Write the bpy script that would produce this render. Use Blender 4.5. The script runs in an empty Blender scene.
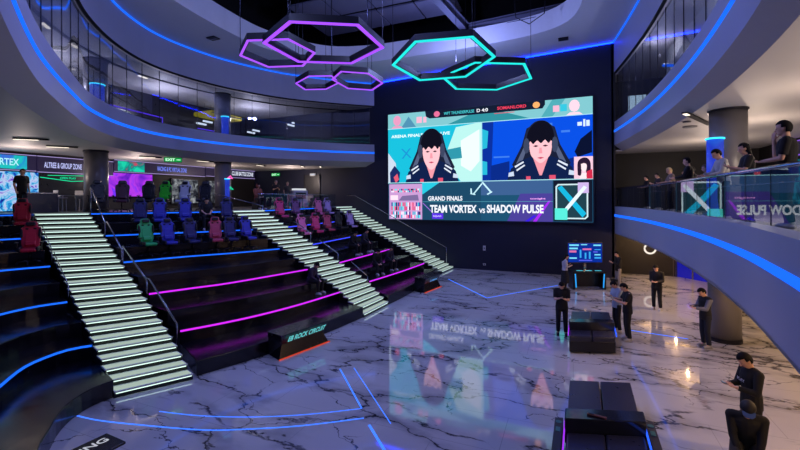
import bpy, bmesh
from mathutils import Vector, Matrix, geometry
SC = bpy.context.scene
COL = SC.collection
import math, random
def lerp(a, b, t): return tuple(x + (y - x) * t for x, y in zip(a, b))
def spline(pts, n=8):
    out = []
    P = [pts[0]] + list(pts) + [pts[-1]]
    for i in range(1, len(P) - 2):
        p0, p1, p2, p3 = P[i-1], P[i], P[i+1], P[i+2]
        for k in range(n):
            t = k / n
            out.append(tuple(.5 * (2*b + (c-a)*t + (2*a-5*b+4*c-d)*t*t + (3*b-a-3*c+d)*t**3) for a, b, c, d in zip(p0, p1, p2, p3)))
    out.append(tuple(pts[-1]))
    return out
def resample(pts, n):
    L = [0]
    for a, b in zip(pts, pts[1:]): L.append(L[-1] + math.dist(a, b))
    out = []; j = 0
    for i in range(n + 1):
        s = L[-1] * i / n
        while j < len(pts) - 2 and L[j+1] < s: j += 1
        d = (L[j+1] - L[j]) or 1
        out.append(lerp(pts[j], pts[j+1], min(1, max(0, (s - L[j]) / d))))
    return out
def offset(pts, d):
    out = []
    for i, p in enumerate(pts):
        a = pts[max(0, i-1)]; b = pts[min(len(pts)-1, i+1)]
        tx, ty = b[0]-a[0], b[1]-a[1]; l = math.hypot(tx, ty) or 1
        out.append((p[0] - ty/l*d, p[1] + tx/l*d))
    return out
RISE = .78
def dn(d, n): return (-.95*d + .31*n, .31*d + .95*n)
# tier edge lines (plan), listed from the camera side to the far side; index 0 = foot of the stand, 1..5 = lit nosings
LEFT = [
 [(-6.3,3.0),(-7.2,3.45),(-8.0,3.85),(-8.52,4.27),(-8.95,4.62),(-9.3,5.05),(-9.48,5.54),(-9.45,5.95)],
 [(-8.4,2.7),(-9.5,3.5),(-10.43,4.35),(-11.17,5.1),(-11.43,5.71),(-11.45,6.2),(-11.2,6.58)],
 [(-10.5,2.4),(-11.7,3.5),(-12.9,4.6),(-13.4,5.5),(-13.55,6.4),(-13.3,7.1)],
 [(-13.6,2.6),(-15.0,4.0),(-15.8,5.4),(-15.98,6.7),(-15.5,7.8)],
 [(-16.6,3.2),(-17.7,4.8),(-18.2,6.3),(-18.15,7.6),(-17.7,8.55)],
 [(-18.6,3.6),(-19.7,5.0),(-20.3,6.6),(-20.25,8.0),(-19.7,9.25)]]
MID = [
 [(-8.65,7.45),(-8.2,8.6),(-7.8,9.9),(-7.45,11.5),(-7.18,13.5)],
 [(-10.15,8.2),(-9.66,9.14),(-9.2,10.3),(-8.8,11.9),(-8.5,14.0)],
 [(-12.05,8.65),(-11.5,9.8),(-11.05,10.7),(-10.55,12.4),(-10.1,14.1)],
 [(-14.1,9.2),(-13.7,10.2),(-13.2,11.2),(-12.3,12.6),(-11.6,14.2)],
 [(-16.2,9.95),(-15.1,11.4),(-14.1,12.7),(-13.1,14.25)],
 [(-18.2,10.6),(-16.9,12.0),(-15.7,13.2),(-14.6,14.3)]]
RIGHT = [
 [(-7.07,15.5),(-6.98,16.6),(-6.95,18.5),(-7.05,20.5),(-7.2,22.7)],
 [(-8.35,16.3),(-8.15,17.8),(-7.95,19.7),(-7.8,22.0)],
 [(-9.8,16.15),(-9.75,18.5),(-9.68,21.5)],
 [(-11.2,16.0),(-11.35,18.5),(-11.46,21.3)],
 [(-12.65,15.9),(-12.8,18.5),(-13.0,21.3)],
 [(-14.05,15.85),(-14.3,18.5),(-14.6,21.3)]]
NSEG = 20
BLOCK = {k: [resample(spline(c), NSEG) for c in v] for k, v in (('left', LEFT), ('mid', MID), ('right', RIGHT))}
# staircases: (left edge, right edge) plan points at the foot and at each tier
S1L = [dn(d, 2.72) for d in (10.8, 12.65, 14.75, 17.1, 19.4, 21.5)]
S1R = [dn(d, n) for d, n in ((10.45,4.27),(12.2,4.3),(14.15,4.25),(16.3,4.25),(18.5,4.3),(20.6,4.3))]
S2L = [(-7.16,13.5),(-8.6,14.0),(-10.1,14.12),(-11.6,14.22),(-13.1,14.27),(-14.6,14.32)]
S2R = [(-7.07,15.48),(-8.35,15.95),(-9.8,15.9),(-11.2,15.85),(-12.6,15.8),(-14.0,15.75)]
S3L = [(-7.1,23.2),(-8.6,23.2),(-10.1,23.2),(-11.6,23.2),(-13.1,23.2),(-14.6,23.2)]
S3R = [(-6.95,25.1),(-8.5,25.15),(-10.0,25.15),(-11.5,25.15),(-13.0,25.15),(-14.5,25.15)]
def at_frac(pts, t):
    f = t * (len(pts) - 1); i = min(int(f), len(pts) - 2)
    return lerp(pts[i], pts[i+1], f - i)
def row_spot(block, k, t, back):
    """a point on tread k of a stand, `back` of the way to the next riser line, and the yaw that faces down the stand"""
    B = BLOCK[block]
    if k < 5:
        p = lerp(at_frac(B[k], t), at_frac(B[k+1], t), back)
    else:
        a, b = at_frac(B[4], t), at_frac(B[5], t); p = lerp(b, (2*b[0]-a[0], 2*b[1]-a[1]), back)
    a, b = at_frac(B[min(k,5)], max(0, t-.05)), at_frac(B[min(k,5)], min(1, t+.05))
    nx, ny = b[1]-a[1], -(b[0]-a[0])
    return p[0], p[1], RISE*k, math.atan2(ny, nx) - math.pi/2
# ------------------------------------------------------------------ materials
def lin(c):
    if isinstance(c, str):
        c = [int(c[i:i+2], 16) / 255 for i in (0, 2, 4)]
        c = [x / 12.92 if x <= .04045 else ((x + .055) / 1.055) ** 2.4 for x in c]
    return (c[0], c[1], c[2], 1)
MATS = {}
def mat(name, col='808080', rough=.5, metal=0., emit=None, power=0., var=.12, scale=6., coat=0., spec=.5):
    if name in MATS: return MATS[name]
    m = bpy.data.materials.new(name); m.use_nodes = True
    nt = m.node_tree; b = nt.nodes['Principled BSDF']
    col = lin(col)
    b.inputs['Base Color'].default_value = col
    b.inputs['Roughness'].default_value = rough
    b.inputs['Metallic'].default_value = metal
    b.inputs['Coat Weight'].default_value = coat
    b.inputs['Specular IOR Level'].default_value = spec
    if emit is not None:
        b.inputs['Emission Color'].default_value = lin(emit)
        b.inputs['Emission Strength'].default_value = power
    if var > 0:
        tc = nt.nodes.new('ShaderNodeTexCoord'); n = nt.nodes.new('ShaderNodeTexNoise')
        n.inputs['Scale'].default_value = scale; n.inputs['Detail'].default_value = 4
        nt.links.new(tc.outputs['Object'], n.inputs['Vector'])
        r = nt.nodes.new('ShaderNodeMapRange')
        r.inputs['To Min'].default_value = max(0, rough - var*.6); r.inputs['To Max'].default_value = min(1, rough + var*.6)
        nt.links.new(n.outputs['Fac'], r.inputs['Value']); nt.links.new(r.outputs['Result'], b.inputs['Roughness'])
        mx = nt.nodes.new('ShaderNodeMix'); mx.data_type = 'RGBA'
        mx.inputs['A'].default_value = tuple(x*(1-var) for x in col[:3]) + (1,)
        mx.inputs['B'].default_value = tuple(min(1, x*(1+var)) for x in col[:3]) + (1,)
        nt.links.new(n.outputs['Fac'], mx.inputs['Factor']); nt.links.new(mx.outputs['Result'], b.inputs['Base Color'])
    MATS[name] = m
    return m
def glow(name, col, power=1.):
    if name in MATS: return MATS[name]
    m = bpy.data.materials.new(name); m.use_nodes = True
    nt = m.node_tree; nt.nodes.clear()
    e = nt.nodes.new('ShaderNodeEmission'); o = nt.nodes.new('ShaderNodeOutputMaterial')
    e.inputs['Color'].default_value = lin(col); e.inputs['Strength'].default_value = power
    nt.links.new(e.outputs[0], o.inputs['Surface'])
    MATS[name] = m
    return m
def glow_noise(name, cols, power=1., scale=1.5, dist=1.2, coords='Object'):
    """an emitting screen picture made of a coloured noise ramp"""
    m = bpy.data.materials.new(name); m.use_nodes = True
    nt = m.node_tree; nt.nodes.clear()
    tc = nt.nodes.new('ShaderNodeTexCoord'); n = nt.nodes.new('ShaderNodeTexNoise')
    n.inputs['Scale'].default_value = scale; n.inputs['Detail'].default_value = 5; n.inputs['Distortion'].default_value = dist
    r = nt.nodes.new('ShaderNodeValToRGB')
    while len(r.color_ramp.elements) < len(cols): r.color_ramp.elements.new(.5)
    for i, c in enumerate(cols):
        r.color_ramp.elements[i].position = .28 + .44 * i / max(1, len(cols)-1); r.color_ramp.elements[i].color = lin(c)
    e = nt.nodes.new('ShaderNodeEmission'); e.inputs['Strength'].default_value = power
    o = nt.nodes.new('ShaderNodeOutputMaterial')
    nt.links.new(tc.outputs[coords], n.inputs['Vector']); nt.links.new(n.outputs['Fac'], r.inputs['Fac'])
    nt.links.new(r.outputs['Color'], e.inputs['Color']); nt.links.new(e.outputs[0], o.inputs['Surface'])
    return m
def glass_mat(name, tint='dfe8f0', ior=1.5, boost=1.):
    m = bpy.data.materials.new(name); m.use_nodes = True
    nt = m.node_tree; nt.nodes.clear()
    t = nt.nodes.new('ShaderNodeBsdfTransparent'); t.inputs[0].default_value = lin(tint)
    g = nt.nodes.new('ShaderNodeBsdfGlossy'); g.inputs['Roughness'].default_value = .01
    g.inputs['Color'].default_value = (boost, boost, boost, 1)
    f = nt.nodes.new('ShaderNodeFresnel'); f.inputs['IOR'].default_value = ior
    x = nt.nodes.new('ShaderNodeMixShader'); o = nt.nodes.new('ShaderNodeOutputMaterial')
    ge = nt.nodes.new('ShaderNodeNewGeometry'); io = nt.nodes.new('ShaderNodeMapRange')
    io.inputs['To Min'].default_value = ior; io.inputs['To Max'].default_value = 1/ior
    nt.links.new(ge.outputs['Backfacing'], io.inputs['Value']); nt.links.new(io.outputs['Result'], f.inputs['IOR'])
    nt.links.new(f.outputs[0], x.inputs[0]); nt.links.new(t.outputs[0], x.inputs[1]); nt.links.new(g.outputs[0], x.inputs[2])
    nt.links.new(x.outputs[0], o.inputs['Surface'])
    return m
def marble_mat():
    m = bpy.data.materials.new('white marble tiles'); m.use_nodes = True
    nt = m.node_tree; N = nt.nodes; L = nt.links; b = N['Principled BSDF']
    tc = N.new('ShaderNodeTexCoord')
    def noise(scale, detail, vec, rough=.55):
        n = N.new('ShaderNodeTexNoise'); n.inputs['Scale'].default_value = scale; n.inputs['Detail'].default_value = detail
        n.inputs['Roughness'].default_value = rough
        L.new(vec, n.inputs['Vector']); return n
    def rng(v, a, bb, c=0., d=1.):
        r = N.new('ShaderNodeMapRange'); r.interpolation_type = 'SMOOTHSTEP'
        for k, q in (('From Min', a), ('From Max', bb), ('To Min', c), ('To Max', d)): r.inputs[k].default_value = q
        L.new(v, r.inputs['Value']); return r.outputs['Result']
    def mul(a, c, op='MULTIPLY'):
        q = N.new('ShaderNodeMath'); q.operation = op; q.use_clamp = True
        for i, v in enumerate((a, c)):
            if isinstance(v, float): q.inputs[i].default_value = v
            else: L.new(v, q.inputs[i])
        return q.outputs[0]
    def vein(scale, amount, w, stretch, seed, mask_scale, m0, m1):
        mp = N.new('ShaderNodeMapping'); mp.inputs['Rotation'].default_value = (0, 0, seed)
        mp.inputs['Location'].default_value = (seed*7, seed*3, seed); mp.inputs['Scale'].default_value = (1, stretch, 1)
        L.new(tc.outputs['Object'], mp.inputs['Vector'])
        n = noise(.9, 5, mp.outputs[0])
        s = N.new('ShaderNodeVectorMath'); s.operation = 'SCALE'; s.inputs['Scale'].default_value = amount
        L.new(n.outputs['Color'], s.inputs[0])
        a = N.new('ShaderNodeVectorMath'); a.operation = 'ADD'; L.new(mp.outputs[0], a.inputs[0]); L.new(s.outputs[0], a.inputs[1])
        v = N.new('ShaderNodeTexVoronoi'); v.feature = 'DISTANCE_TO_EDGE'; v.inputs['Scale'].default_value = scale
        L.new(a.outputs[0], v.inputs['Vector'])
        k = noise(mask_scale, 3, mp.outputs[0])
        thin = rng(v.outputs['Distance'], 0., w, 1., 0.)
        return mul(thin, rng(k.outputs['Fac'], m0, m1)), mul(rng(v.outputs['Distance'], 0., w*6, 1., 0.), rng(k.outputs['Fac'], m0+.06, m1+.1))
    v1, h1 = vein(.25, 2.1, .022, 2.0, .35, .42, .38, .52)
    v2, h2 = vein(.5, 1.5, .012, 1.6, 2.1, .6, .44, .58)
    v3, h3 = vein(.18, 2.8, .028, 2.2, 1.1, .36, .43, .55)
    br = N.new('ShaderNodeTexBrick'); br.offset = .5
    for k, q in (('Scale', 1.), ('Mortar Size', .006), ('Brick Width', 2.4), ('Row Height', 1.2)): br.inputs[k].default_value = q
    L.new(tc.outputs['Object'], br.inputs['Vector'])
    mx = mul(mul(v1, v2, 'MAXIMUM'), v3, 'MAXIMUM')
    hx = mul(mul(h1, h3, 'MAXIMUM'), .42)
    tot = mul(mul(mx, hx, 'MAXIMUM'), mul(br.outputs['Fac'], .35), 'MAXIMUM')
    c = N.new('ShaderNodeMix'); c.data_type = 'RGBA'
    c.inputs['A'].default_value = (.60, .595, .59, 1); c.inputs['B'].default_value = (.035, .035, .05, 1)
    L.new(tot, c.inputs['Factor']); L.new(c.outputs['Result'], b.inputs['Base Color'])
    b.inputs['Roughness'].default_value = .045
    b.inputs['IOR'].default_value = 1.95
    return m
# ------------------------------------------------------------------ mesh builder
class MB:
    def __init__(s): s.v = []; s.f = []
    def add(s, v, f):
        o = len(s.v); s.v += [tuple(p) for p in v]; s.f += [tuple(i + o for i in q) for q in f]; return s
    def box(s, c, d, rz=0., rx=0., ry=0.):
        M = Matrix.Translation(c) @ Matrix.Rotation(rz, 4, 'Z') @ Matrix.Rotation(ry, 4, 'Y') @ Matrix.Rotation(rx, 4, 'X')
        V = [M @ Vector((x*d[0]/2, y*d[1]/2, z*d[2]/2)) for z in (-1, 1) for y in (-1, 1) for x in (-1, 1)]
        return s.add(V, [(0,2,3,1),(4,5,7,6),(0,1,5,4),(2,6,7,3),(0,4,6,2),(1,3,7,5)])
    def cyl(s, p, q, r1, r2=None, n=12, cap=True):
        r2 = r1 if r2 is None else r2
        p = Vector(p); q = Vector(q); d = (q - p)
        if d.length < 1e-6: return s
        d.normalize(); a = d.orthogonal().normalized(); b = d.cross(a)
        V = []
        for c, r in ((p, r1), (q, r2)):
            for i in range(n):
                t = 2*math.pi*i/n; V.append(c + (a*math.cos(t) + b*math.sin(t))*r)
        F = [(i, (i+1) % n, n+(i+1) % n, n+i) for i in range(n)]
        if cap: F += [tuple(range(n-1, -1, -1)), tuple(range(n, 2*n))]
        return s.add(V, F)
    def ball(s, c, r, M=None, n=12, m=8):
        if not hasattr(r, '__len__'): r = (r, r, r)
        c = Vector(c); V = []; F = []
        for j in range(1, m):
            ph = math.pi*j/m
            for i in range(n):
                th = 2*math.pi*i/n
                w = Vector((r[0]*math.sin(ph)*math.cos(th), r[1]*math.sin(ph)*math.sin(th), r[2]*math.cos(ph)))
                V.append(c + (M @ w if M else w))
        t = Vector((0, 0, r[2])); V.append(c + (M @ t if M else t)); V.append(c - (M @ t if M else t))
        T = len(V) - 2
        for j in range(m-2):
            for i in range(n):
                F.append((j*n+i, (j+1)*n+i, (j+1)*n+(i+1) % n, j*n+(i+1) % n))
        for i in range(n):
            F.append((T, i, (i+1) % n)); F.append((T+1, (m-2)*n+(i+1) % n, (m-2)*n+i))
        return s.add(V, F)
    def cap(s, p, q, r1, r2, n=12):
        return s.cyl(p, q, r1, r2, n).ball(p, r1, n=n).ball(q, r2, n=n)
    def loft(s, rings, cap=True):
        n = len(rings[0]); V = [p for r in rings for p in r]
        F = [(j*n+i, j*n+(i+1) % n, (j+1)*n+(i+1) % n, (j+1)*n+i) for j in range(len(rings)-1) for i in range(n)]
        if cap: F += [tuple(range(n-1, -1, -1)), tuple(range((len(rings)-1)*n, len(rings)*n))]
        return s.add(V, F)
    def tube(s, pts, r, n=8, closed=False):
        P = [Vector(p) for p in pts]; rings = []
        for i, p in enumerate(P):
            a = P[i-1] if (i or closed) else P[i]; b = P[(i+1) % len(P)] if (i < len(P)-1 or closed) else P[i]
            d = (b - a).normalized()
            u = d.cross(Vector((0, 0, 1)))
            u = u.normalized() if u.length > 1e-4 else Vector((1, 0, 0))
            w = u.cross(d)
            rings.append([p + (u*math.cos(2*math.pi*k/n) + w*math.sin(2*math.pi*k/n))*r for k in range(n)])
        if closed: rings.append(rings[0])
        return s.loft(rings, not closed)
    def prism(s, poly, z0, z1):
        """plan polygon between two heights (or height functions)"""
        f0 = z0 if callable(z0) else (lambda x, y: z0); f1 = z1 if callable(z1) else (lambda x, y: z1)
        n = len(poly)
        V = [(x, y, f0(x, y)) for x, y in poly] + [(x, y, f1(x, y)) for x, y in poly]
        T = geometry.tessellate_polygon([[Vector((x, y, 0)) for x, y in poly]])
        F = [(i, (i+1) % n, n+(i+1) % n, n+i) for i in range(n)]
        return s.add(V, F + [tuple(t) for t in T] + [tuple(n+i for i in reversed(t)) for t in T])
    def strip(s, a, b, z0, z1):
        """closed solid between two plan curves of equal length"""
        n = len(a); V = []
        for z in (z0, z1):
            V += [(p[0], p[1], z) for p in a] + [(p[0], p[1], z) for p in b]
        A0, B0, A1, B1 = 0, n, 2*n, 3*n; F = []
        for i in range(n-1):
            F += [(A0+i, A0+i+1, A1+i+1, A1+i), (B0+i+1, B0+i, B1+i, B1+i+1), (A1+i, A1+i+1, B1+i+1, B1+i), (A0+i+1, A0+i, B0+i, B0+i+1)]
        F += [(A0, A1, B1, B0), (A0+n-1, B0+n-1, B1+n-1, A1+n-1)]
        return s.add(V, F)
    def extrude(s, poly, M, d):
        """polygon in a local x-z plane, d thick along local y, placed by M"""
        n = len(poly)
        V = [M @ Vector((x, y, z)) for y in (0, d) for x, z in poly]
        T = geometry.tessellate_polygon([[Vector((x, z, 0)) for x, z in poly]])
        F = [(i, (i+1) % n, n+(i+1) % n, n+i) for i in range(n)]
        return s.add(V, F + [tuple(t) for t in T] + [tuple(n+i for i in reversed(t)) for t in T])
    def mesh(s, name):
        me = bpy.data.meshes.new(name); me.from_pydata(s.v, [], s.f)
        bm = bmesh.new(); bm.from_mesh(me); bmesh.ops.recalc_face_normals(bm, faces=bm.faces); bm.to_mesh(me); bm.free()
        return me
    def build(s, name, m, parent=None, smooth=False, bevel=0., seg=2):
        me = s.mesh(name)
        for x in (m if isinstance(m, (list, tuple)) else [m]): me.materials.append(x)
        o = bpy.data.objects.new(name, me); COL.objects.link(o)
        if parent: o.parent = parent
        if smooth:
            for p in me.polygons: p.use_smooth = True
        if bevel:
            b = o.modifiers.new('bevel', 'BEVEL'); b.width = bevel; b.segments = seg; b.limit_method = 'ANGLE'; b.angle_limit = math.radians(50)
        return o
def tag(o, label, cat, group=None, kind=None):
    o['label'] = label
    if cat: o['category'] = cat
    if group: o['group'] = group
    if kind: o['kind'] = kind
    return o
def thing(name, label, cat, loc=(0, 0, 0), rz=0., group=None):
    o = bpy.data.objects.new(name, None); COL.objects.link(o); o.empty_display_size = .2
    o.location = loc; o.rotation_euler = (0, 0, rz)
    return tag(o, label, cat, group)
def struct(o, label=None):
    o['kind'] = 'structure'
    if label: o['label'] = label
    return o
def dup(root, loc, rz, label, group=None):
    r = root.copy(); COL.objects.link(r); r.location = loc; r.rotation_euler = (0, 0, rz); r['label'] = label
    if group: r['group'] = group
    for ch in root.children:
        c = ch.copy(); COL.objects.link(c); c.parent = r
        for g in ch.children:
            d = g.copy(); COL.objects.link(d); d.parent = c
    return r
def text(body, name, m, parent, M, height=None, width=None, bold=.0, align='LEFT', depth=.004):
    c = bpy.data.curves.new(name, 'FONT'); c.body = body; c.size = 1; c.align_x = align; c.offset = bold; c.extrude = 0
    o = bpy.data.objects.new(name, c); COL.objects.link(o)
    bpy.context.view_layer.update()
    me = bpy.data.meshes.new_from_object(o.evaluated_get(bpy.context.evaluated_depsgraph_get()))
    bpy.data.objects.remove(o)
    xs = [v.co.x for v in me.vertices]; ys = [v.co.y for v in me.vertices]
    sx = sy = 1
    if height: sx = sy = height / (max(ys) - min(ys))
    if width: sx = width / (max(xs) - min(xs))
    if width and not height: sy = sx
    x0 = min(xs) if align == 'LEFT' else (min(xs)+max(xs))/2
    y0 = min(ys)
    for v in me.vertices: v.co = M @ Vector(((v.co.x-x0)*sx, 0, (v.co.y-y0)*sy))
    me.materials.clear(); me.materials.append(m)
    o = bpy.data.objects.new(name, me); COL.objects.link(o)
    if parent: o.parent = parent
    return o
def frame(loc, rz): return Matrix.Translation(loc) @ Matrix.Rotation(rz, 4, 'Z')
# ------------------------------------------------------------------ the place
BACK = 25.25
M_floor = marble_mat()
M_black = mat('matt black wall', '050e30', .6, var=.1, scale=1.5)
M_dark = mat('dark charcoal wall', '17151b', .6, var=.1, scale=1.5)
M_plaster = mat('lavender grey plaster', '9c9fb8', .5, var=.05, scale=1.2)
M_soffit = mat('white painted soffit', 'b9b5b4', .6, var=.04, scale=1.)
M_bevel = mat('grey soffit edge', 'a9a6ac', .6, var=.05)
M_ceil = mat('pale grey ceiling paint', 'cfd2e4', .55, var=.04)
M_void = mat('black ceiling void', '08080f', .8, var=.1)
M_blue = glow('blue LED', '1a66ff', 1.35)
M_blue_fl = glow('blue floor LED', '3c74ff', 1.6)
M_pinkled = glow('magenta LED', 'c426ee', 1.5)
M_indigo = glow('indigo LED', '3a48ff', 1.4)
M_stand = mat('glossy black stand laminate', '0d0c15', .2, var=.25, scale=3)
M_steel = mat('brushed steel', 'b4b4c0', .2, 1., var=.15, scale=9)
M_darkmetal = mat('dark metal', '2a2a33', .4, .7)
M_tread = mat('white stair tread', 'dfe6e0', .35, var=.06)
M_riser = mat('black stair riser', '101014', .3)
M_stairled = glow('stair nosing LED', 'dcfff0', 1.6)
M_treadlit = glow('added tread glow', 'cfe6da', .62)  # emission standing in for the nosing light on the treads
M_glass = glass_mat('clear railing glass')
M_curtain = glass_mat('tinted curtain glass', 'eaeef6')
M_col = mat('grey column cladding', '6c6a70', .35, var=.06, scale=2)

fl = MB().box((-5, 11, -.1), (36, 36, .2)).build('floor', M_floor); struct(fl, 'white marble floor with dark veins')
w = MB().box((-10.5, BACK+.15, 6.5), (25.2, .3, 13.6)).build('wall_back', M_black); struct(w, 'tall black wall behind the big screen')
w = MB().box((2.1, 26.2, 6.5), (.2, 1.9, 13.6)).box((5.9, 27.15, 6.5), (7.8, .3, 13.6)).build('wall_back_right', M_dark); struct(w, 'dark recessed back wall under the right balconies')
w = MB().box((-23.15, 14, 6.2), (.3, 23, 12.8)).build('wall_left', M_dark); struct(w, 'dark shop wall of the left concourse')
w = MB().box((9.15, 14, 6.5), (.3, 26.5, 13.6)).build('wall_right', M_dark); struct(w, 'dark shop wall behind the right balconies')

LC = spline([(-12.5,25.25),(-14.6,23.3),(-16.7,20.8),(-17.95,17.9),(-18.35,15.3),(-18.1,13.1),(-17.05,10.95),(-15.4,8.95),(-13.56,7.4),(-11.9,6.1),(-10.6,5.15),(-9.2,4.25),(-7.6,3.3),(-6,2.4)], 6)
RC = spline([(2.14,25.25),(2.5,22.5),(2.8,19.5),(2.95,16.5),(2.97,13.5),(2.88,11),(2.7,8.7),(2.45,6.8),(2.2,5.2),(1.95,3.8),(1.7,2.6)], 6)
def ceil_z(x, y): return max(12.35, 12.87 + .041*x)
def sweep(mb, curve, profile, sgn):
    """profile = (outward offset, z); z may be a function of plan position"""
    cs = [(offset(curve, o*sgn), z) for o, z in profile]; n = len(curve); V = []; F = []
    for c, z in cs: V += [(p[0], p[1], z(*p) if callable(z) else z) for p in c]
    for j in range(len(cs)-1):
        for i in range(n-1): F.append((j*n+i, j*n+i+1, (j+1)*n+i+1, (j+1)*n+i))
    return mb.add(V, F)
def balcony(name, label, curve, sgn, zb, zt, zled, ledh, far, bevel=.45, back=None, soffit=True, led_label='blue LED line set along the balcony face'):
    """a ring slab: upright face, sloped underside edge, soffit and floor"""
    mb = MB()
    b = .33 if bevel else 0
    sweep(mb, curve, [(.35, zt), (0, zt), (0, zb + b)], sgn)
    out = offset(curve, .0*sgn)
    poly = list(out) + far
    root = mb.build(name, M_plaster); struct(root, label)
    if bevel:
        e = sweep(MB(), curve, [(0, zb+b), (bevel, zb)], sgn).build('bevelled_edge', M_bevel, root); struct(e)
    inner = offset(curve, bevel*sgn)
    s = MB().prism(list(inner) + far, zb, zb+.06).build('soffit', M_soffit, root); struct(s)
    f = MB().prism(list(offset(curve, .05*sgn)) + far, zt-.32, zt-.26).build('slab_top', M_bevel, root); struct(f)
    if zled:
        l = sweep(MB(), curve[:], [(0, zled), (-.025, zled+.01), (-.025, zled+ledh-.01), (0, zled+ledh)], sgn).build('led_strip', M_blue, root)
        struct(l, led_label)
    return root
FARL = [(-6, 1.9), (-23, 1.9), (-23, BACK)]
FARR = [(1.7, 1.5), (9, 1.5), (9, 27), (2.2, 27), (2.2, 25.3)]
b3l = balcony('balcony_left_middle', 'middle left balcony with one blue LED line', LC, -1, 6.62, 8.13, 7.49, .13, FARL)
b3r = balcony('balcony_right_middle', 'middle right balcony with one blue LED line', RC, 1, 6.95, 8.55, 7.98, .13, FARR, bevel=.4)
b2r = balcony('balcony_right_lower', 'lower right balcony with people behind its glass', RC, 1, 2.43, 3.92, 3.36, .14, FARR, bevel=0)
# top ring: closed face up to the ceiling, lit along the ceiling joint
def top_ring(name, label, curve, sgn, zb, far):
    mb = MB(); sweep(mb, curve, [(0, ceil_z), (0, zb+.12)], sgn)
    r = mb.build(name, M_plaster); struct(r, label)
    g = sweep(MB(), curve, [(0, zb+.12), (.1, zb+.12), (.1, zb+.05)], sgn).build('shadow_gap', M_void, r); struct(g)
    e = sweep(MB(), curve, [(.1, zb+.05), (.4, zb)], sgn).build('bevelled_edge', M_bevel, r); struct(e)
    s = MB().prism(list(offset(curve, .4*sgn)) + far, zb, zb+.06).build('soffit', M_soffit, r); struct(s)
    c = offset(curve, -.05*sgn)
    V = sweep(MB(), curve, [(-.03, lambda x, y: ceil_z(x, y)-.10), (-.07, lambda x, y: ceil_z(x, y)-.03), (-.03, lambda x, y: ceil_z(x, y)-.015)], sgn)
    l = V.build('led_strip', M_blue, r); struct(l, 'blue LED line along the ceiling joint')
    return r
top_ring('balcony_left_upper', 'upper left balcony band meeting the ceiling', LC, -1, 10.67, FARL)
top_ring('balcony_right_upper', 'upper right balcony band meeting the ceiling', RC, 1, 11.15, FARR)
# LED cove between ceiling and back wall
cv = MB().box((-5.2, BACK-.05, ceil_z(-5.2, 0)-.06), (14.6, .06, .05), ry=-math.atan(.041)).build('trim_1', glow('deep blue cove LED', '0828ff', 16.)); struct(cv, 'blue LED cove at the top of the black wall')
# ceiling with its oval opening
OPEN = spline([(-12,4),(-13.6,8),(-14.55,11.5),(-14.95,14.6),(-14.8,17.2),(-13.4,20.0),(-11.2,21.3),(-8.2,21.85),(-4.5,22.15),(-1.8,22.05),(-.35,21.4),(.3,20.1),(.45,18),(.45,12),(.3,7),(-.6,4),(-6,2.6)], 5)
def holed(outer, inner, zf, name, m):
    bm = bmesh.new(); es = []
    for loop in (outer, inner):
        vs = [bm.verts.new((x, y, zf(x, y))) for x, y in loop]
        es += [bm.edges.new((vs[i], vs[(i+1) % len(vs)])) for i in range(len(vs))]
    bmesh.ops.triangle_fill(bm, use_beauty=True, use_dissolve=False, edges=es)
    me = bpy.data.meshes.new(name); bm.to_mesh(me); bm.free(); me.materials.append(m)
    o = bpy.data.objects.new(name, me); COL.objects.link(o); return o
outer = [(-23, BACK)] + [(-23, 14), (-23, 2), (-12, 1), (4, 1), (9, 1.), (9, BACK), (2.1, BACK), (-4, BACK), (-12, BACK)]
ce = holed(outer, OPEN, ceil_z, 'ceiling', M_ceil); struct(ce, 'pale ceiling with a large oval opening')
op = OPEN + [OPEN[0]]
rim = sweep(MB(), op, [(0, lambda x, y: ceil_z(x, y)), (.18, lambda x, y: ceil_z(x, y)+.9)], -1).build('trim_2', M_ceil); struct(rim, 'raised rim of the oval ceiling opening')
roof = MB().box((-6.5, 12, 17.6), (26, 28, .2)).box((-6.5, 25.9, 15.3), (26, .2, 4.6)).box((-18.5, 12, 15.3), (.2, 28, 4.6)).box((5.5, 12, 15.3), (.2, 28, 4.6)).build('ceiling_void', M_void); struct(roof, 'black void above the ceiling opening')
M_panel = mat('grey roof panels', '74748e', .5, var=.15, scale=1.5)
M_beam = mat('grey steel beam', '5c5d76', .5, var=.1)
k = 0
for i in range(4):
    for j in range(2):
        p = MB().box((-13.2 + i*2.2, 19.2 + j*2.1, 14.9 - .1*j), (2.1, 2.0, .08)).build('ceiling_panel', M_panel)
        tag(p, f'grey roof panel in the opening, {["first","second","third","fourth"][i]} from the left in the {["nearer","farther"][j]} row', 'panel', 'roof panels in the ceiling opening')
for a, b2, r, lb in (((-6.0, 18.2, 14.1), (-5.4, 22.6, 13.9), .22, 'slanting grey roof beam beside the cyan hexagon lamps'),
                     ((-5.2, 22.35, 13.8), (-.3, 21.9, 13.8), .2, 'long grey roof beam across the far end of the opening'),
                     ((-13.5, 17.2, 15.6), (0, 17.6, 15.4), .25, 'dark roof beam across the middle of the opening')):
    d = Vector(b2) - Vector(a)
    o = MB().box((0, 0, 0), (r, d.length, r*1.2)).box((0, 0, r), (r*1.7, d.length, .03)).box((0, 0, -r), (r*1.7, d.length, .03)).build('roof_beam', M_beam)
    o.location = (Vector(a) + Vector(b2))/2; o.rotation_euler = d.to_track_quat('Y', 'Z').to_euler()
    tag(o, lb, 'beam')
o = MB().tube([(-2.6, 20.5, 15), (-2.5, 20.6, 13.2), (-1.9, 20.9, 12.9), (-1.2, 20.9, 13.3), (-1.1, 20.8, 15)], .025, 6).build('hanging_cable', M_darkmetal, smooth=True)
tag(o, 'dark cable looped in the ceiling opening above the screen', 'cable')

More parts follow.
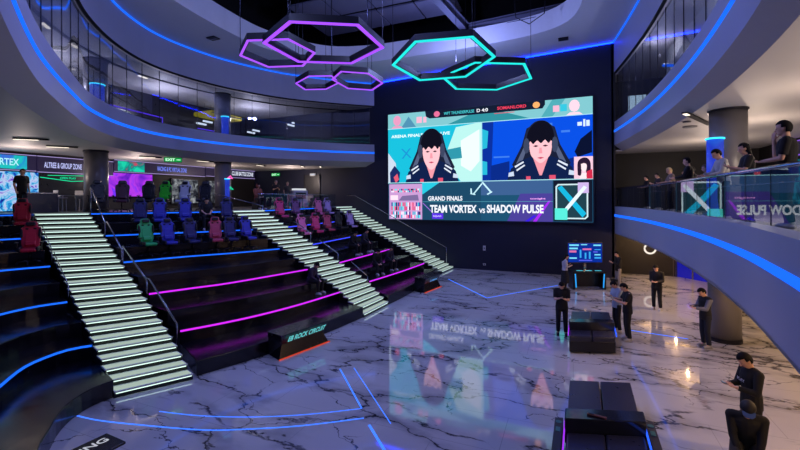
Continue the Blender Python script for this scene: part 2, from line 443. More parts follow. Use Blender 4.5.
# ------------------------------------------------------------------ columns
def column(x, y, z0, z1, label, r=.45, ring=None):
    t = thing('column', label, 'column', (x, y, z0)); t['kind'] = 'thing'
    h = z1 - z0
    MB().cyl((0, 0, 0), (0, 0, h), r, n=40).build('shaft', M_col, t, smooth=False, bevel=0)
    for p in t.children[0].data.polygons: p.use_smooth = len(p.vertices) == 4
    MB().cyl((0, 0, h-.1), (0, 0, h-.02), r+.03, n=40).build('collar', M_darkmetal, t)
    MB().cyl((0, 0, 0), (0, 0, .12), r+.02, n=40).build('plinth', M_darkmetal, t)
    return t
column(-19.55, 11.6, 3.9, 6.64, 'left grey column rising from the concourse behind black chairs')
column(-19.1, 18.35, 3.9, 6.64, 'grey column on the concourse at the head of the middle stairs')
column(-19.55, 11.6, 7.9, 10.7, 'dark grey column behind the middle left balcony, the nearer one')
column(-19.1, 18.35, 7.9, 10.7, 'dark grey column behind the middle left balcony, the farther one')
column(4.2, 14.75, 3.7, 6.98, 'thick grey column behind the people on the right balcony')
column(4.3, 15.5, 0, 2.45, 'stone column under the right balcony behind the man in grey sleeves', .42)
# glowing pillar wraps
M_wrap = mat('blue lit pillar skin', '2b46c8', .25, emit='2a48d8', power=.4)
M_arc = glow('cyan arc light', '38d8ff', 2.)
for (x, y, z0, h, r, lb) in ((3.72, 14.12, 3.7, 2.35, .2, 'blue glowing pillar with cyan ring before the right column'),
                             (-18.3, 17.9, 3.9, 1.7, .13, 'slim violet glowing pillar at the head of the middle stairs'),
                             (-18.7, 11.15, 7.9, 1.45, .26, 'blue glowing drum beside the nearer upper column'),
                             (-18.5, 17.95, 7.9, 1.3, .2, 'blue glowing drum beside the farther upper column')):
    t = thing('light_pillar', lb, 'light', (x, y, z0))
    o = MB().cyl((0, 0, 0), (0, 0, h), r, n=24).build('tube', M_wrap, t)
    for p in o.data.polygons: p.use_smooth = len(p.vertices) == 4
    MB().tube([(r*1.04*math.cos(a*math.pi/12), r*1.04*math.sin(a*math.pi/12), h) for a in range(24)], .025, 6, True).build('ring', M_arc, t)

# ------------------------------------------------------------------ stands
M_LED = {'b': M_blue, 'p': M_pinkled, 'i': M_indigo}
def stand(block, label, colours):
    t = thing('grandstand', label, 'grandstand', tuple(BLOCK[block][0][10]) + (0,))
    ox, oy = BLOCK[block][0][10]
    sh = lambda c: [(x-ox, y-oy) for x, y in c]
    B = [sh(c) for c in BLOCK[block]]
    for k in range(5):
        a, b = B[k], B[k+1]
        front = a if k == 0 else [lerp(p, q, .4) for p, q in zip(a, b)]
        e = MB().strip(front, [lerp(p, q, 1.1) for p, q in zip(front, b)], 0 if k == 0 else RISE*k-.2, RISE*k+.39).build('bench_step', M_stand, t, bevel=.02)
        deep = [lerp(p, q, .55) for p, q in zip(b, B[k+2])] if k < 4 else [lerp(p, q, 1.2) for p, q in zip(a, b)]
        # the raised tier stops short of the stairs, its end wall stands back
        s = MB().strip(b, deep, RISE*k if k else 0, RISE*(k+1)).build('tier', M_stand, t, bevel=.015)
        up = offset(b, -.0)
        n = [(p[1]-q[1], q[0]-p[0]) for p, q in zip(b[:-1], b[1:])]
        c2 = offset(b, -.03)
        l = MB().strip(b, c2, RISE*(k+1)-.075, RISE*(k+1)-.03).build('led_strip', M_LED[colours[k]], t)
        l['label'] = {'b': 'blue', 'p': 'magenta', 'i': 'indigo'}[colours[k]] + ' LED line under the tier edge'
    return t
stand('left', 'curved black grandstand left of the nearest stairs', 'bbbbb')
stand('mid', 'long black grandstand between the two left staircases', 'ppbbb')
stand('right', 'black grandstand farthest along, beside the big screen wall', 'ppiib')
# concourse deck
deck = BLOCK['left'][5] + [S1L[5], S1R[5]] + BLOCK['mid'][5] + [S2L[5], S2R[5]] + BLOCK['right'][5] + [S3L[5], S3R[5], (-14.5, BACK), (-23, BACK), (-23, 3.6)]
dk = MB().prism(deck, 3.55, 3.9).build('floor_concourse', mat('dark concourse floor', '37353c', .35)); struct(dk, 'dark raised concourse floor behind the stands')

# ------------------------------------------------------------------ stairs
def edge_at(pts, z):
    f = min(z/RISE, 4.9999); i = int(f); return lerp(pts[i], pts[i+1], f-i)
def stairs(label, Lp, Rp, n=26):
    t = thing('staircase', label, 'staircase', tuple(lerp(Lp[0], Rp[0], .5)) + (0,)); ox, oy = lerp(Lp[0], Rp[0], .5)
    h = 3.9 / n
    sh = lambda p: (p[0]-ox, p[1]-oy)
    for i in range(n):
        a, b = sh(edge_at(Lp, i*h)), sh(edge_at(Rp, i*h)); c, d = sh(edge_at(Rp, (i+1)*h)), sh(edge_at(Lp, (i+1)*h))
        c2, d2 = lerp(b, c, 1.1), lerp(a, d, 1.1)
        z = h*(i+1)
        s = MB().prism([a, b, c2, d2], max(0, z-.45), z-.035).build('step', M_riser, t)
        am, bm_ = lerp(a, d, -.09), lerp(b, c, -.09)
        MB().prism([am, bm_, c2, d2], z-.035, z).build('tread', M_tread, s)
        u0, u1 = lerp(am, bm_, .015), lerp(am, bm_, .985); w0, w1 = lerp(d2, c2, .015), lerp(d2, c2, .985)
        MB().prism([lerp(u0, w0, .10), lerp(u1, w1, .10), lerp(u1, w1, .78), lerp(u0, w0, .78)], z-.002, z+.003).build('added_tread_glow', M_treadlit, s)  # glowing sheet added so the tread looks more brightly lit
        p, q = lerp(a, d, -.05), lerp(b, c, -.05); p2, q2 = lerp(a, d, -.01), lerp(b, c, -.01)
        p, q = lerp(p, q, .02), lerp(p, q, .98); p2, q2 = lerp(p2, q2, .02), lerp(p2, q2, .98)
        MB().prism([p, q, q2, p2], z-.06, z-.036).build('nosing_light', M_stairled, s)
    return t
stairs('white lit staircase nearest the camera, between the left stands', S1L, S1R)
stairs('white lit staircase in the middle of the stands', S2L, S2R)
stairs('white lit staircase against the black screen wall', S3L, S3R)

# ------------------------------------------------------------------ handrails
def rail(label, pts, posts, r=.024, name='handrail'):
    """pts = top line; posts = indices that get an upright of the given length"""
    o = Vector(pts[0]); t = thing(name, label, 'handrail', o)
    P = [Vector(p)-o for p in pts]
    MB().tube(P, r, 8).build('rail', M_steel, t, smooth=True)
    for i, l in posts: MB().cyl(P[i], P[i]-Vector((0, 0, l)), r*.85, n=8).build('post', M_steel, t, smooth=True)
    return t
def e3(pts, f, z): i = min(int(f), 4); p = lerp(pts[i], pts[i+1], f-i); return (p[0], p[1], z)
M1 = [BLOCK['mid'][k][0] for k in range(6)]; M1 = [lerp(M1[k], S1R[k], .25) for k in range(6)]
rail('steel handrail at the top right of the nearest stairs', [e3(M1, 4.95, 4.95), e3(M1, 4, 3.55)], [(0, 1.05), (1, .75)])
rail('steel handrail beside the second blue tier end, right of nearest stairs', [e3(M1, 3.95, 3.6), e3(M1, 3.85, 3.6), e3(M1, 3, 2.72)], [(2, .75)])
rail('steel handrail beside the green chair, right of nearest stairs', [e3(M1, 2.95, 2.85), e3(M1, 2.0, 1.95)], [(0, .8), (1, .75)])
rail('lowest steel handrail right of the nearest stairs', [e3(M1, 2.0, 2.0), e3(M1, 1.9, 2.0), e3(M1, 1.0, .95)], [(2, .72)])
L1e = [BLOCK['left'][k][-1] for k in range(6)]; L1e = [lerp(L1e[k], S1L[k], .6) for k in range(6)]
rail('thin handrail left of the nearest stairs beside the red chair', [e3(L1e, 3.9, 3.55), e3(L1e, 3.1, 2.8)], [(1, .6)], .014)
rail('thin lower handrail left of the nearest stairs', [e3(L1e, 2.95, 2.75), e3(L1e, 2.1, 1.95)], [(1, .6)], .014)
rail('steel handrail at the top of the middle stairs', [(-18.0, 16.6, 4.75), e3(S2R, 4.9, 4.1)], [(1, .8)])
R2 = [lerp(S2R[k], BLOCK['right'][k][0], .5) for k in range(6)]
rail('steel handrail right of the middle stairs below the pink chairs', [e3(R2, 3.6, 3.35), e3(R2, 3.0, 2.85)], [(1, .75)])
rail('steel handrail right of the middle stairs at the upper magenta line', [e3(R2, 2.7, 2.55), e3(R2, 2.0, 1.95)], [(1, .75)])
rail('lowest steel handrail right of the middle stairs', [e3(R2, 1.55, 1.6), e3(R2, 1.0, 1.0)], [(1, .75)])
rail('long steel wall handrail of the stairs beside the screen', [(-14.5, 25.0, 4.65), (-13.9, 25.0, 4.65), (-7.35, 25.0, 1.32), ], [(2, 1.0)])
# glass guard along the head of the far stand
def glass_guard(label, pts, z0, z1, name='glass_railing', post_every=1, glass=None, rail_r=.025, inner=None, curve=None, post_d=.03, rail_m=None):
    o = Vector((pts[0][0], pts[0][1], z0)); t = thing(name, label, 'railing', o)
    h = z1 - z0
    for i, (a, b) in enumerate(zip(pts, pts[1:])):
        A = Vector((a[0]-o.x, a[1]-o.y, 0)); Bv = Vector((b[0]-o.x, b[1]-o.y, 0)); d = Bv - A; L = d.length
        sub = [lerp(a, b, .01 + .98*j/6) for j in range(7)] if not curve else [at_frac(curve, (i + .01 + .98*j/6)/(len(pts)-1)) for j in range(7)]
        sub = [(p[0]-o.x, p[1]-o.y) for p in sub]; pm = MB()
        for sd in (offset(sub, .006), offset(sub, -.006)):
            pm.add([(x, y, 0) for x, y in sd] + [(x, y, h) for x, y in sd], [(j, j+1, 8+j, 7+j) for j in range(6)])
        c1, c2 = offset(sub, .006), offset(sub, -.006)
        for q0, q1 in ((0, 0), (6, 6)): pm.add([c1[q0]+(0,), c2[q0]+(0,), c2[q0]+(h,), c1[q0]+(h,)], [(0, 1, 2, 3)])
        for zz in (0, h): pm.add([c+(zz,) for c in c1] + [c+(zz,) for c in c2], [(j, j+1, 8+j, 7+j) for j in range(6)])
        pm.build('glass_pane', glass or M_glass, t, smooth=True)
        if i % post_every == 0: MB().box(A + Vector((0, 0, h/2)), (.008, post_d, h), rz=math.atan2(d.y, d.x)).build('post', M_darkmetal, t)
    if rail_r: MB().tube([(p[0]-o.x, p[1]-o.y, h+rail_r) for p in pts], rail_r, 10).build('rail', rail_m or M_steel, t, smooth=True)
    if inner: MB().tube([(p[0]-o.x+.06, p[1]-o.y, inner-z0) for p in pts], .012, 6).build('lower_rail', M_steel, t, smooth=True)
    return t
glass_guard('glass guard rail on the concourse above the pink chairs', [(-14.35, 16.0+i*1.2) for i in range(7)], 3.9, 4.66)
RF = resample(spline([p for p in offset(RC, .1) if p[1] > 18.2][::3] + [(3.05, 17.4), (3.09, 14.5), (3.12, 11), (3.15, 8), (3.17, 5.5), (3.18, 3.5)], 10), 300)
rr = [at_frac(RF, i/20) for i in range(21)]
glass_guard('curved glass railing of the lower right balcony reflecting the screen', rr, 3.7, 4.86, post_d=.018,  rail_r=.04, inner=4.64, rail_m=mat('polished handrail', 'd4d8e4', .08, 1., var=.04), curve=RF)
CL = resample(offset(LC[1:-6], -.12), 260)
glass_guard('tall tinted glass screen along the middle left balcony', [CL[i*10] for i in range(27)], 8.12, 10.66, 'glass_screen', 1, M_curtain, rail_r=0, curve=CL)
CR = resample(offset(RC[:-8], .15), 180)
glass_guard('tall tinted glass screen along the middle right balcony', [CR[i*10] for i in range(19)], 8.5, 11.15, 'glass_screen', 1, M_curtain, rail_r=0, curve=CR)
# floor LED inlays
def inlay(n, pts, label, wdt=.035, m=None):
    P = spline(pts, 6) if len(pts) > 2 else pts
    a = offset(P, wdt/2); b = offset(P, -wdt/2)
    o = MB().strip(a, b, .001, .005).build(f'trim_{n}', m or M_blue_fl); struct(o, label)
inlay(3, [(-9.35,5.16),(-8.73,5.22),(-7.82,5.42),(-6.59,5.74),(-5.89,6.04),(-4.9,6.58),(-3.88,7.3)], 'outer curved blue LED line in the floor')
inlay(4, [(-7.95,5.92),(-7.0,6.12),(-5.95,6.5),(-5.0,7.0),(-4.1,7.62)], 'inner curved blue LED line in the floor', .025)
inlay(5, [(-5.57,9.18),(-4.1,7.62)], 'slanting blue LED line in the floor')
inlay(6, [(-5.27,9.38),(-3.3,7.32)], 'thin slanting blue LED line beside it', .02)
inlay(7, [(-3.67,7.12),(-2.6,6.05)], 'blue LED line running toward the camera', .05)
inlay(8, [(-6.3,21.71),(-3.52,18.2)], 'far blue LED line, left half of the chevron', .05)
inlay(9, [(-3.5,18.2),(-.7,22.1)], 'far blue LED line, right half of the chevron', .05)
inlay(10, [(1.7,15.5),(3.3,15.2)], 'short blue LED line near the man in grey sleeves', .05)
# ------------------------------------------------------------------ the big screen
SX, SZ, SW, SH = -11.37, 3.04, 12.43, 7.0
scr = thing('led_video_wall', 'huge bright LED video wall showing two players and the grand finals caption', 'screen', (SX, BACK-.1, SZ))
MB().box((SW/2, .0, SH/2), (SW+.16, .16, SH+.16)).build('housing', M_black, scr)
def sp(s, t, d): return (s/1600*SW, -.085 - d*.004, (900-t)/900*SH)
def art(name, polys, m, d, parent=None, smooth=False):
    """flat picture areas on the screen face: polygons in a 1600 x 900 picture frame"""
    mb = MB()
    for P in polys:
        if smooth: P = spline(list(P) + [P[0]], 5)[:-1]
        n = len(P); T = geometry.tessellate_polygon([[Vector((x, y, 0)) for x, y in P]])
        mb.add([sp(x, y, d) for x, y in P], [tuple(t) for t in T])
    return mb.build(name, m, parent or scr)
def rect(a, b, c, d): return [(a, b), (c, b), (c, d), (a, d)]
def G(c, p=1.12): return glow('screen ' + c, c, p)
art('picture', [rect(0, 0, 1600, 900)], G('0b3f5e'), 0)
# header strip
h = art('header_strip', [rect(0, 0, 1600, 126)], G('7fc4cc'), 1)
art('banner_shade', [[(520,126),(760,40),(980,60),(1180,126)]], G('2f8f9c'), 2, h); art('banner_shade', [[(1250,126),(1330,0),(1420,0),(1330,126)]], G('4fa9b4'), 2, h)
art('banner_shade', [[(120,126),(190,30),(260,126)]], G('4f8fb0'), 2, h)
art('score_bar', [[(338,0),(1280,0),(1280,30),(1262,58),(378,62),(345,44)]], G('141d33'), 3, h)
art('team_badge', [[(440+26*math.cos(a*.5236), 30+24*math.sin(a*.5236)) for a in range(12)], ], G('e86f9a'), 4, h)
art('team_badge', [[(1218+26*math.cos(a*.5236), 28+24*math.sin(a*.5236)) for a in range(12)], ], G('ffb06a'), 4, h)
for x, c in ((85, 'e79ac0'), (1480, 'ffd6e6')):
    art('portrait', [[(x+36*math.cos(a*.5236), 58+44*math.sin(a*.5236)) for a in range(12)], [(x-60,126),(x-30,104),(x+30,104),(x+60,126)]], G(c), 4, h)
art('badge', [rect(262, 40, 310, 92), rect(322, 44, 350, 92)], G('f2b6d0'), 4, h); art('badge', [rect(1335,45,1378,92)], G('f2b6d0'), 4, h); art('badge', [rect(1385,40,1430,92)], G('35c3dc'), 4, h)
Mscr = lambda s, t, d: Matrix.Translation(sp(s, t, d))
u = SW/1600
text('WFT THUNDERPULSE', 'team_text', G('46c9d2'), h, Mscr(500, 44, 5), height=24*u, width=250*u, bold=.02)
text('D 4:0', 'score_text', G('f2f6ff'), h, Mscr(770, 44, 5), height=26*u, width=88*u, bold=.02)
text('SOMANLORD', 'team_text', G('f0405e'), h, Mscr(930, 40, 5), height=24*u, width=215*u, bold=.03)
art('life_bar', [rect(905, 64, 1060, 69)], G('e0405e'), 4, h)
# two player windows
skin, skin2, hairc, navy = G('ffc3cc'), G('f09aa8'), G('10101f'), G('10204a')
def player(name, x0, x1, bg, hx, top, chin, hw, label):
    p = art('player_window', [rect(x0, 128, x1, 588)], bg, 1); p['label'] = label
    cy = (top + chin)/2
    if name == 'a':
        art('backdrop', [[(500,400),(600,150),(770,128),(803,128),(803,588),(640,588)]], G('b8efe9'), 2, p); art('backdrop', [[(640,260),(790,180),(790,430),(720,510),(640,460)]], G('e9fbf6'), 3, p)
        art('backdrop', [[(500,330),(640,310),(650,400),(520,410)]], G('2f94a8'), 4, p); art('backdrop', [[(0,330),(70,420),(90,588),(0,588)]], G('c9d8ea'), 3, p)
        art('backdrop', [[(15,500),(60,440),(110,500),(100,588),(20,588)]], G('1b2a62'), 4, p); art('backdrop', [[(50,540),(85,510),(100,560),(70,588)]], G('e05a72'), 5, p)
        art('backdrop', [[(120,300),(135,300),(215,380),(200,380)], [(195,300),(210,300),(140,385),(125,385)]], G('1d8fd0'), 4, p)
        text('ARENA FINALS STAGE LIVE', 'backdrop_text', G('e8ffff'), p, Mscr(30, 205, 5), height=26*u, width=520*u, bold=.03)
    else:
        art('backdrop', [[(810,128),(900,128),(880,588),(810,588)]], G('0b2f9a'), 2, p); art('backdrop', [[(812,180),(860,200),(850,330),(812,340)], [(812,430),(850,440),(850,540),(812,540)]], G('27b7d6'), 3, p)
        art('backdrop', [rect(1240,170,1330,190), rect(1390,230,1450,246), rect(900, 400, 1020, 412)], G('3f7de8'), 3, p)
        art('backdrop', [[(1595,240),(1520,300),(1480,390),(1500,430),(1595,400)]], G('0a1230'), 3, p)
        art('backdrop', [[(880,470),(1020,440),(1020,588),(880,588)], [(1440,440),(1476,430),(1476,588),(1440,588)]], G('0a2a86'), 3, p)
        art('corner_badge', [rect(1500,178,1530,205), rect(1538,160,1552,212), rect(1558,168,1580,210)], G('d8ecff'), 5, p)
    art('chair', [[(hx-hw*1.55,588),(hx-hw*2.6,470),(hx-hw*1.7,330),(hx-hw*1.25,200),(hx-hw*.5,168),(hx+hw*.5,168),(hx+hw*1.25,200),(hx+hw*1.7,330),(hx+hw*2.6,470),(hx+hw*1.55,588)]], G('1a2038'), 6, p)
    art('chair', [[(hx-hw*2.2,460),(hx-hw*1.45,330),(hx-hw*1.25,360),(hx-hw*1.8,480)], [(hx+hw*2.2,460),(hx+hw*1.45,330),(hx+hw*1.25,360),(hx+hw*1.8,480)]], G('55607e'), 7, p)
    art('jersey', [[(hx-hw*3.05,588),(hx-hw*2.7,500),(hx-hw*1.9,445),(hx-hw*.7,408),(hx+hw*.7,408),(hx+hw*1.9,445),(hx+hw*2.7,500),(hx+hw*3.05,588)]], navy, 8, p)
    art('jersey_stripe', [[(hx-hw*2.35,480),(hx-hw*1.55,445),(hx-hw*1.5,456),(hx-hw*2.3,494)], [(hx-hw*2.2,508),(hx-hw*1.45,470),(hx-hw*1.4,480),(hx-hw*2.15,520)],
                          [(hx+hw*2.35,480),(hx+hw*1.55,445),(hx+hw*1.5,456),(hx+hw*2.3,494)], [(hx+hw*2.2,508),(hx+hw*1.45,470),(hx+hw*1.4,480),(hx+hw*2.15,520)]], G('dfe8f6'), 9, p)
    art('jersey_badge', [rect(hx-hw*1.3,560,hx-hw*.9,588), rect(hx+hw*.75,555,hx+hw*1.3,588)], G('e0506e'), 9, p)
    art('jersey_patch', [[(hx-hw*2.9,530),(hx-hw*2.45,520),(hx-hw*2.4,555),(hx-hw*2.95,560)], [(hx+hw*2.9,530),(hx+hw*2.45,520),(hx+hw*2.4,555),(hx+hw*2.95,560)]], G('c9d8ee'), 9, p)
    art('neck', [[(hx-hw*.62,400),(hx+hw*.62,400),(hx+hw*.66,425),(hx+hw*.1,555),(hx-hw*.1,555),(hx-hw*.66,425)]], skin2, 10, p)
    art('headset', [[(hx-hw*1.5,300),(hx-hw*1.2,215),(hx-hw*.6,160),(hx,146),(hx+hw*.6,160),(hx+hw*1.2,215),(hx+hw*1.5,300),(hx+hw*1.2,330),(hx-hw*1.2,330)]], G('20263e'), 10, p, True)
    art('face', [[(hx-hw*.95,250),(hx+hw*.95,250),(hx+hw*1.0,330),(hx+hw*.86,400),(hx+hw*.5,chin-28),(hx,chin),(hx-hw*.5,chin-28),(hx-hw*.86,400),(hx-hw*1.0,330)]], skin, 11, p, True)
    art('hair', [[(hx-hw*1.12,345),(hx-hw*1.2,260),(hx-hw*.85,190),(hx-hw*.2,152),(hx+hw*.4,155),(hx+hw*.95,195),(hx+hw*1.18,262),(hx+hw*1.1,345),(hx+hw*.95,300),(hx+hw*.7,318),(hx+hw*.4,292),(hx+hw*.05,316),(hx-hw*.3,296),(hx-hw*.65,320),(hx-hw*.92,300)]], hairc, 12, p, True)
    art('ear_cup', [[(hx+k*hw*1.25+hw*.28*math.cos(a*.5236), 330+58*math.sin(a*.5236)) for a in range(12)] for k in (-1, 1)], G('3c4560'), 13, p)
    art('eyes', [[(hx+k*hw*.42-hw*.26,336),(hx+k*hw*.42,328),(hx+k*hw*.42+hw*.26,336),(hx+k*hw*.42,344)] for k in (-1, 1)], G('4a2a3a'), 12, p)
    art('nose', [[(hx-8,350),(hx+8,350),(hx+13,392),(hx-13,392)]], skin2, 12, p); art('mouth', [[(hx-26,424),(hx,418),(hx+26,424),(hx,434)]], G('c8506a'), 12, p)
player('a', 0, 805, G('19bcd8'), 392, 160, 486, 76, 'player window with cyan backdrop')
player('b', 812, 1600, G('0a4fe0'), 1247, 165, 464, 80, 'player window with blue backdrop')
art('window_border', [rect(804,126,813,590), rect(0,124,1600,130), rect(0,586,1600,592)], G('a8e4ee'), 14)
q = art('picture_inset', [rect(1476,428,1600,588)], G('f3c9dc'), 14)
art('inset_figure', [[(1500,560),(1500,470),(1530,438),(1565,442),(1585,480),(1580,570),(1555,540),(1560,490),(1530,480),(1522,560)]], G('2a1a33'), 15, q, True)
art('inset_figure', [[(1522,480),(1556,480),(1558,520),(1540,540),(1524,520)], [(1510,585),(1530,545),(1555,548),(1560,585)]], G('ffe6ea'), 16, q); art('inset_figure', [[(1555,588),(1560,535),(1595,520),(1598,588)]], G('d02a4a'), 16, q)
# lower third
lt = art('caption_band', [rect(0, 592, 1600, 900)], G('1d5070'), 1)
art('band_shade', [[(306,592),(460,592),(310,690)]], G('27c6de'), 2, lt); art('band_shade', [[(460,592),(310,690),(310,900),(800,900),(800,592)]], G('1c4765'), 2, lt)
art('band_shade', [[(800,592),(1330,592),(1330,700),(800,700)]], G('3c5f90'), 2, lt); art('band_shade', [[(1100,690),(1330,690),(1330,900),(1000,900)]], G('4a3f96'), 3, lt)
art('band_line', [rect(310,748,1330,751)], G('5aa7b8'), 4, lt)
art('band_line', [[(1190,900),(1300,745),(1316,745),(1216,900)]], G('a528f0'), 4, lt); art('band_line', [[(1130,900),(1200,850),(1215,860),(1160,900)]], G('3a1ee0'), 4, lt)
art('band_line', [[(310,760),(318,760),(410,845),(400,845)]], G('a070e0'), 4, lt); art('tag_plate', [rect(395,845,490,890)], G('5a2ee6'), 5, lt)
art('crossed_marks', [[(735,690),(742,696),(812,612),(805,604)], [(716,645),(726,645),(730,690),(718,690)], [(716,690),(716,682),(756,690),(756,698)], [(806,600),(816,594),(880,668),(870,676)], [(846,690),(884,668),(890,676),(852,698)]], G('c8f4ff'), 5, lt)
text('GRAND FINALS', 'caption', G('f2f6ff', 1.2), lt, Mscr(361, 742, 6), height=38*u, width=290*u, bold=.03)
text('TEAM VORTEX', 'caption', G('f2f6ff', 1.2), lt, Mscr(378, 840, 6), height=64*u, width=388*u, bold=.035)
text('VS', 'caption', G('f2f6ff', 1.2), lt, Mscr(784, 840, 6), height=36*u, width=48*u, bold=.03)
text('SHADOW PULSE', 'caption', G('f2f6ff', 1.2), lt, Mscr(846, 838, 6), height=64*u, width=420*u, bold=.035)
text('tonight', 'small_caption', G('ffb0ff'), lt, Mscr(1170, 738, 6), height=16*u, width=110*u, bold=.02)
text('SQUAD', 'small_caption', G('e0d0ff'), lt, Mscr(405, 877, 6), height=16*u, width=70*u, bold=.02)
# side panels of the caption band
lp = art('roster_panel', [rect(8, 600, 308, 896)], G('c79ad2'), 3, lt)
rnd = random.Random(5)
cells = ['1fb7d8', 'e04a78', 'f4e8ff', '3a3f9a', '2a2046', 'ff9ac4', '7adfe8']
groups = {}
for y, hh in ((640, 30), (755, 68), (832, 56)):
    for i in range(9):
        x = 28 + i*30
        for kx in range(2):
            for ky in range(2):
                c = rnd.choice(cells); groups.setdefault(c, []).append(rect(x+kx*13, y+ky*hh/2, x+kx*13+12, y+ky*hh/2+hh/2-1))
for c, P in groups.items(): art('roster_cell', P, G(c), 5, lt)
art('roster_cell', [rect(20,694,90,735)], G('ffe0f0'), 5, lt); art('roster_cell', [[(95,740),(130,700),(270,690),(280,740)]], G('7c6a9c'), 5, lt)
rp = art('side_panel', [rect(1335, 596, 1596, 896)], G('131a2c'), 3, lt)
art('panel_border', [[(1350,640),(1366,622),(1550,622),(1568,640),(1568,860),(1550,878),(1366,878),(1350,860)]], G('cfe8ee'), 5, lt)
art('panel_field', [[(1360,645),(1372,632),(1546,632),(1558,645),(1558,855),(1546,868),(1372,868),(1360,855)]], G('20404c'), 6, lt)
art('panel_stroke', [[(1362,650),(1392,634),(1556,836),(1530,866)]], G('18b4dc'), 7, lt); art('panel_stroke', [[(1376,846),(1396,862),(1560,650),(1540,636)]], G('e6f2ff'), 8, lt)
art('panel_stroke', [rect(1344,800,1430,884)], G('58e8d8'), 9, lt); art('panel_stroke', [rect(1500,614,1572,690)], G('cdb4e8'), 7, lt)

# ------------------------------------------------------------------ small fittings on the black wall
for x, z, lb in ((-5.0, 1.35, 'small white wall socket low on the black wall left of the desk'), (-5.0, .35, 'tiny floor level wall socket on the black wall')):
    t = thing('wall_socket', lb, 'socket', (x, BACK-.03, z))
    MB().box((0, 0, 0), (.16, .05, .3 if z > 1 else .12)).build('plate', mat('white plastic', 'c8c8cc', .4), t, bevel=.01)
    MB().box((0, -.03, 0), (.06, .02, .08)).build('socket', M_darkmetal, t)
t = thing('ring_light', 'white ring lamp on the dark wall under the right balcony', 'lamp', (4.05, 26.93, 1.5))
MB().tube([(.27*math.cos(a*math.pi/12), 0, .27*math.sin(a*math.pi/12)) for a in range(24)], .05, 8, True).build('ring', glow('white ring light', 'fff2e4', 1.), t)
MB().cyl((0, .05, 0), (0, .0, 0), .2, n=24).build('back_plate', M_darkmetal, t)
t = thing('glass_doorway', 'blue lit glass doorway deep under the right balcony', 'door', (5.95, 26.3, 0), math.radians(-50))
MB().box((0, .02, 1.1), (1.9, .04, 2.2)).build('pane', mat('deep blue lit pane', '0a1460', .1, emit='2222d0', power=.45), t)
for x in (-.98, 0, .98): MB().box((x, 0, 1.1), (.08, .12, 2.2)).build('frame', M_steel, t)
MB().ball((-.1, -.12, 1.45), .14).build('lamp_globe', glow('violet globe', '7a50ff', 1.2), t, smooth=True)
MB().box((-1.25, .0, 1.2), (.45, .3, 2.4)).build('pilaster', M_col, t)
# exit signs
def exit_sign(loc, rz, lb):
    t = thing('exit_sign', lb, 'sign', loc, rz)
    MB().box((0, .02, 0), (.82, .04, .26)).build('box', M_darkmetal, t)
    MB().box((0, -.005, 0), (.78, .01, .22)).build('face', glow('exit green', '0fae4c', .8), t)
    text('EXIT', 'lettering', glow('exit white', 'd8ffe6', 1.2), t, Matrix.Translation((-.33, -.015, -.07)), height=.14, width=.42, bold=.02)
    MB().box((.25, -.015, 0), (.18, .01, .03)).build('arrow', glow('exit white', 'd8ffe6', 1.2), t)
exit_sign((-20.85, 25.15, 6.3), 0, 'green exit sign on the black wall above the concourse')
exit_sign((-18.9, 14.9, 6.47), math.radians(52), 'green exit sign hanging under the left balcony soffit')
t = thing('service_door', 'plain dark service door on the wall left of the screen', 'door', (-17.6, BACK-.02, 3.9))
MB().box((0, 0, 1.15), (1.3, .05, 2.3)).build('leaf', mat('dark door leaf', '1b1b22', .4), t); 
for s in (-.68, .68): MB().box((s, -.02, 1.17), (.06, .08, 2.34)).build('frame', M_darkmetal, t)
MB().box((.5, -.05, 1.1), (.16, .05, .03)).build('handle', M_steel, t)
t = thing('wall_lamp', 'small white emergency lamp above the dark service door', 'lamp', (-17.5, BACK-.06, 6.2))
MB().box((0, 0, 0), (.5, .08, .2)).build('body', mat('white plastic', 'c8c8cc', .4), t, bevel=.01); MB().box((0, -.05, .02), (.4, .02, .1)).build('lens', glow('lamp lens', 'd8dce8', .9), t)

# ------------------------------------------------------------------ shops of the left concourse
WX = -22.95
Mw = lambda y, z, x=WX: Matrix.Translation((x, y, z)) @ Matrix.Rotation(math.pi/2, 4, 'Z')
M_sign = mat('dark violet sign board', '2b2740', .35, emit='241c48', power=.35)
def shop_sign(y0, y1, z0, z1, lb, words, col, ty, tw, th, tint=None):
    t = thing('shop_sign', lb, 'sign', (WX, y0, z0))
    MB().box((.06, (y1-y0)/2, (z1-z0)/2), (.12, y1-y0, z1-z0)).build('board', M_sign, t)
    MB().box((.13, (y1-y0)/2, .02), (.03, y1-y0, .03)).build('light_edge', glow('sign edge', 'b9a8e8', .8), t)
    MB().box((.13, (y1-y0)/2, z1-z0-.02), (.03, y1-y0, .03)).build('light_edge', glow('sign edge', 'b9a8e8', .8), t)
    if tint:
        MB().box((.125, tint[1], (z1-z0)/2), (.02, tint[2], (z1-z0)*.8)).build('picture', glow_noise(lb[:20]+' picture', tint[0], 1., 1.1), t)
    if words: text(words, 'lettering', glow('sign letters '+col, col, 1.), t, Matrix.Translation((.15, ty-y0, (z1-z0)*.3)) @ Matrix.Rotation(math.pi/2, 4, 'Z'), height=th, width=tw, bold=.02)
    return t
shop_sign(7.6, 10.95, 5.75, 6.5, 'glowing teal and violet shop sign at the far left', 'VERTEX', 'b8f4ff', 9.3, 1.0, .3, (['12a8b8', '20c8c0', '2a78d8', '6a3ad8'], 1.5, 3.0))
shop_sign(11.0, 14.4, 5.72, 6.5, 'dark shop sign with pale lettering left of the first column', 'ALTREE & GROUP ZONE', 'c3c8ff', 11.25, 1.6, .27)
shop_sign(14.45, 20.4, 5.95, 6.62, 'dark shop sign with teal picture and blue lettering between the columns', 'RACING & PC VIRTUAL ZONE', '7a8cff', 16.95, 2.0, .27, (['18c8a8', '20d8b0', '147c80', 'd83a5c'], .95, 1.5))
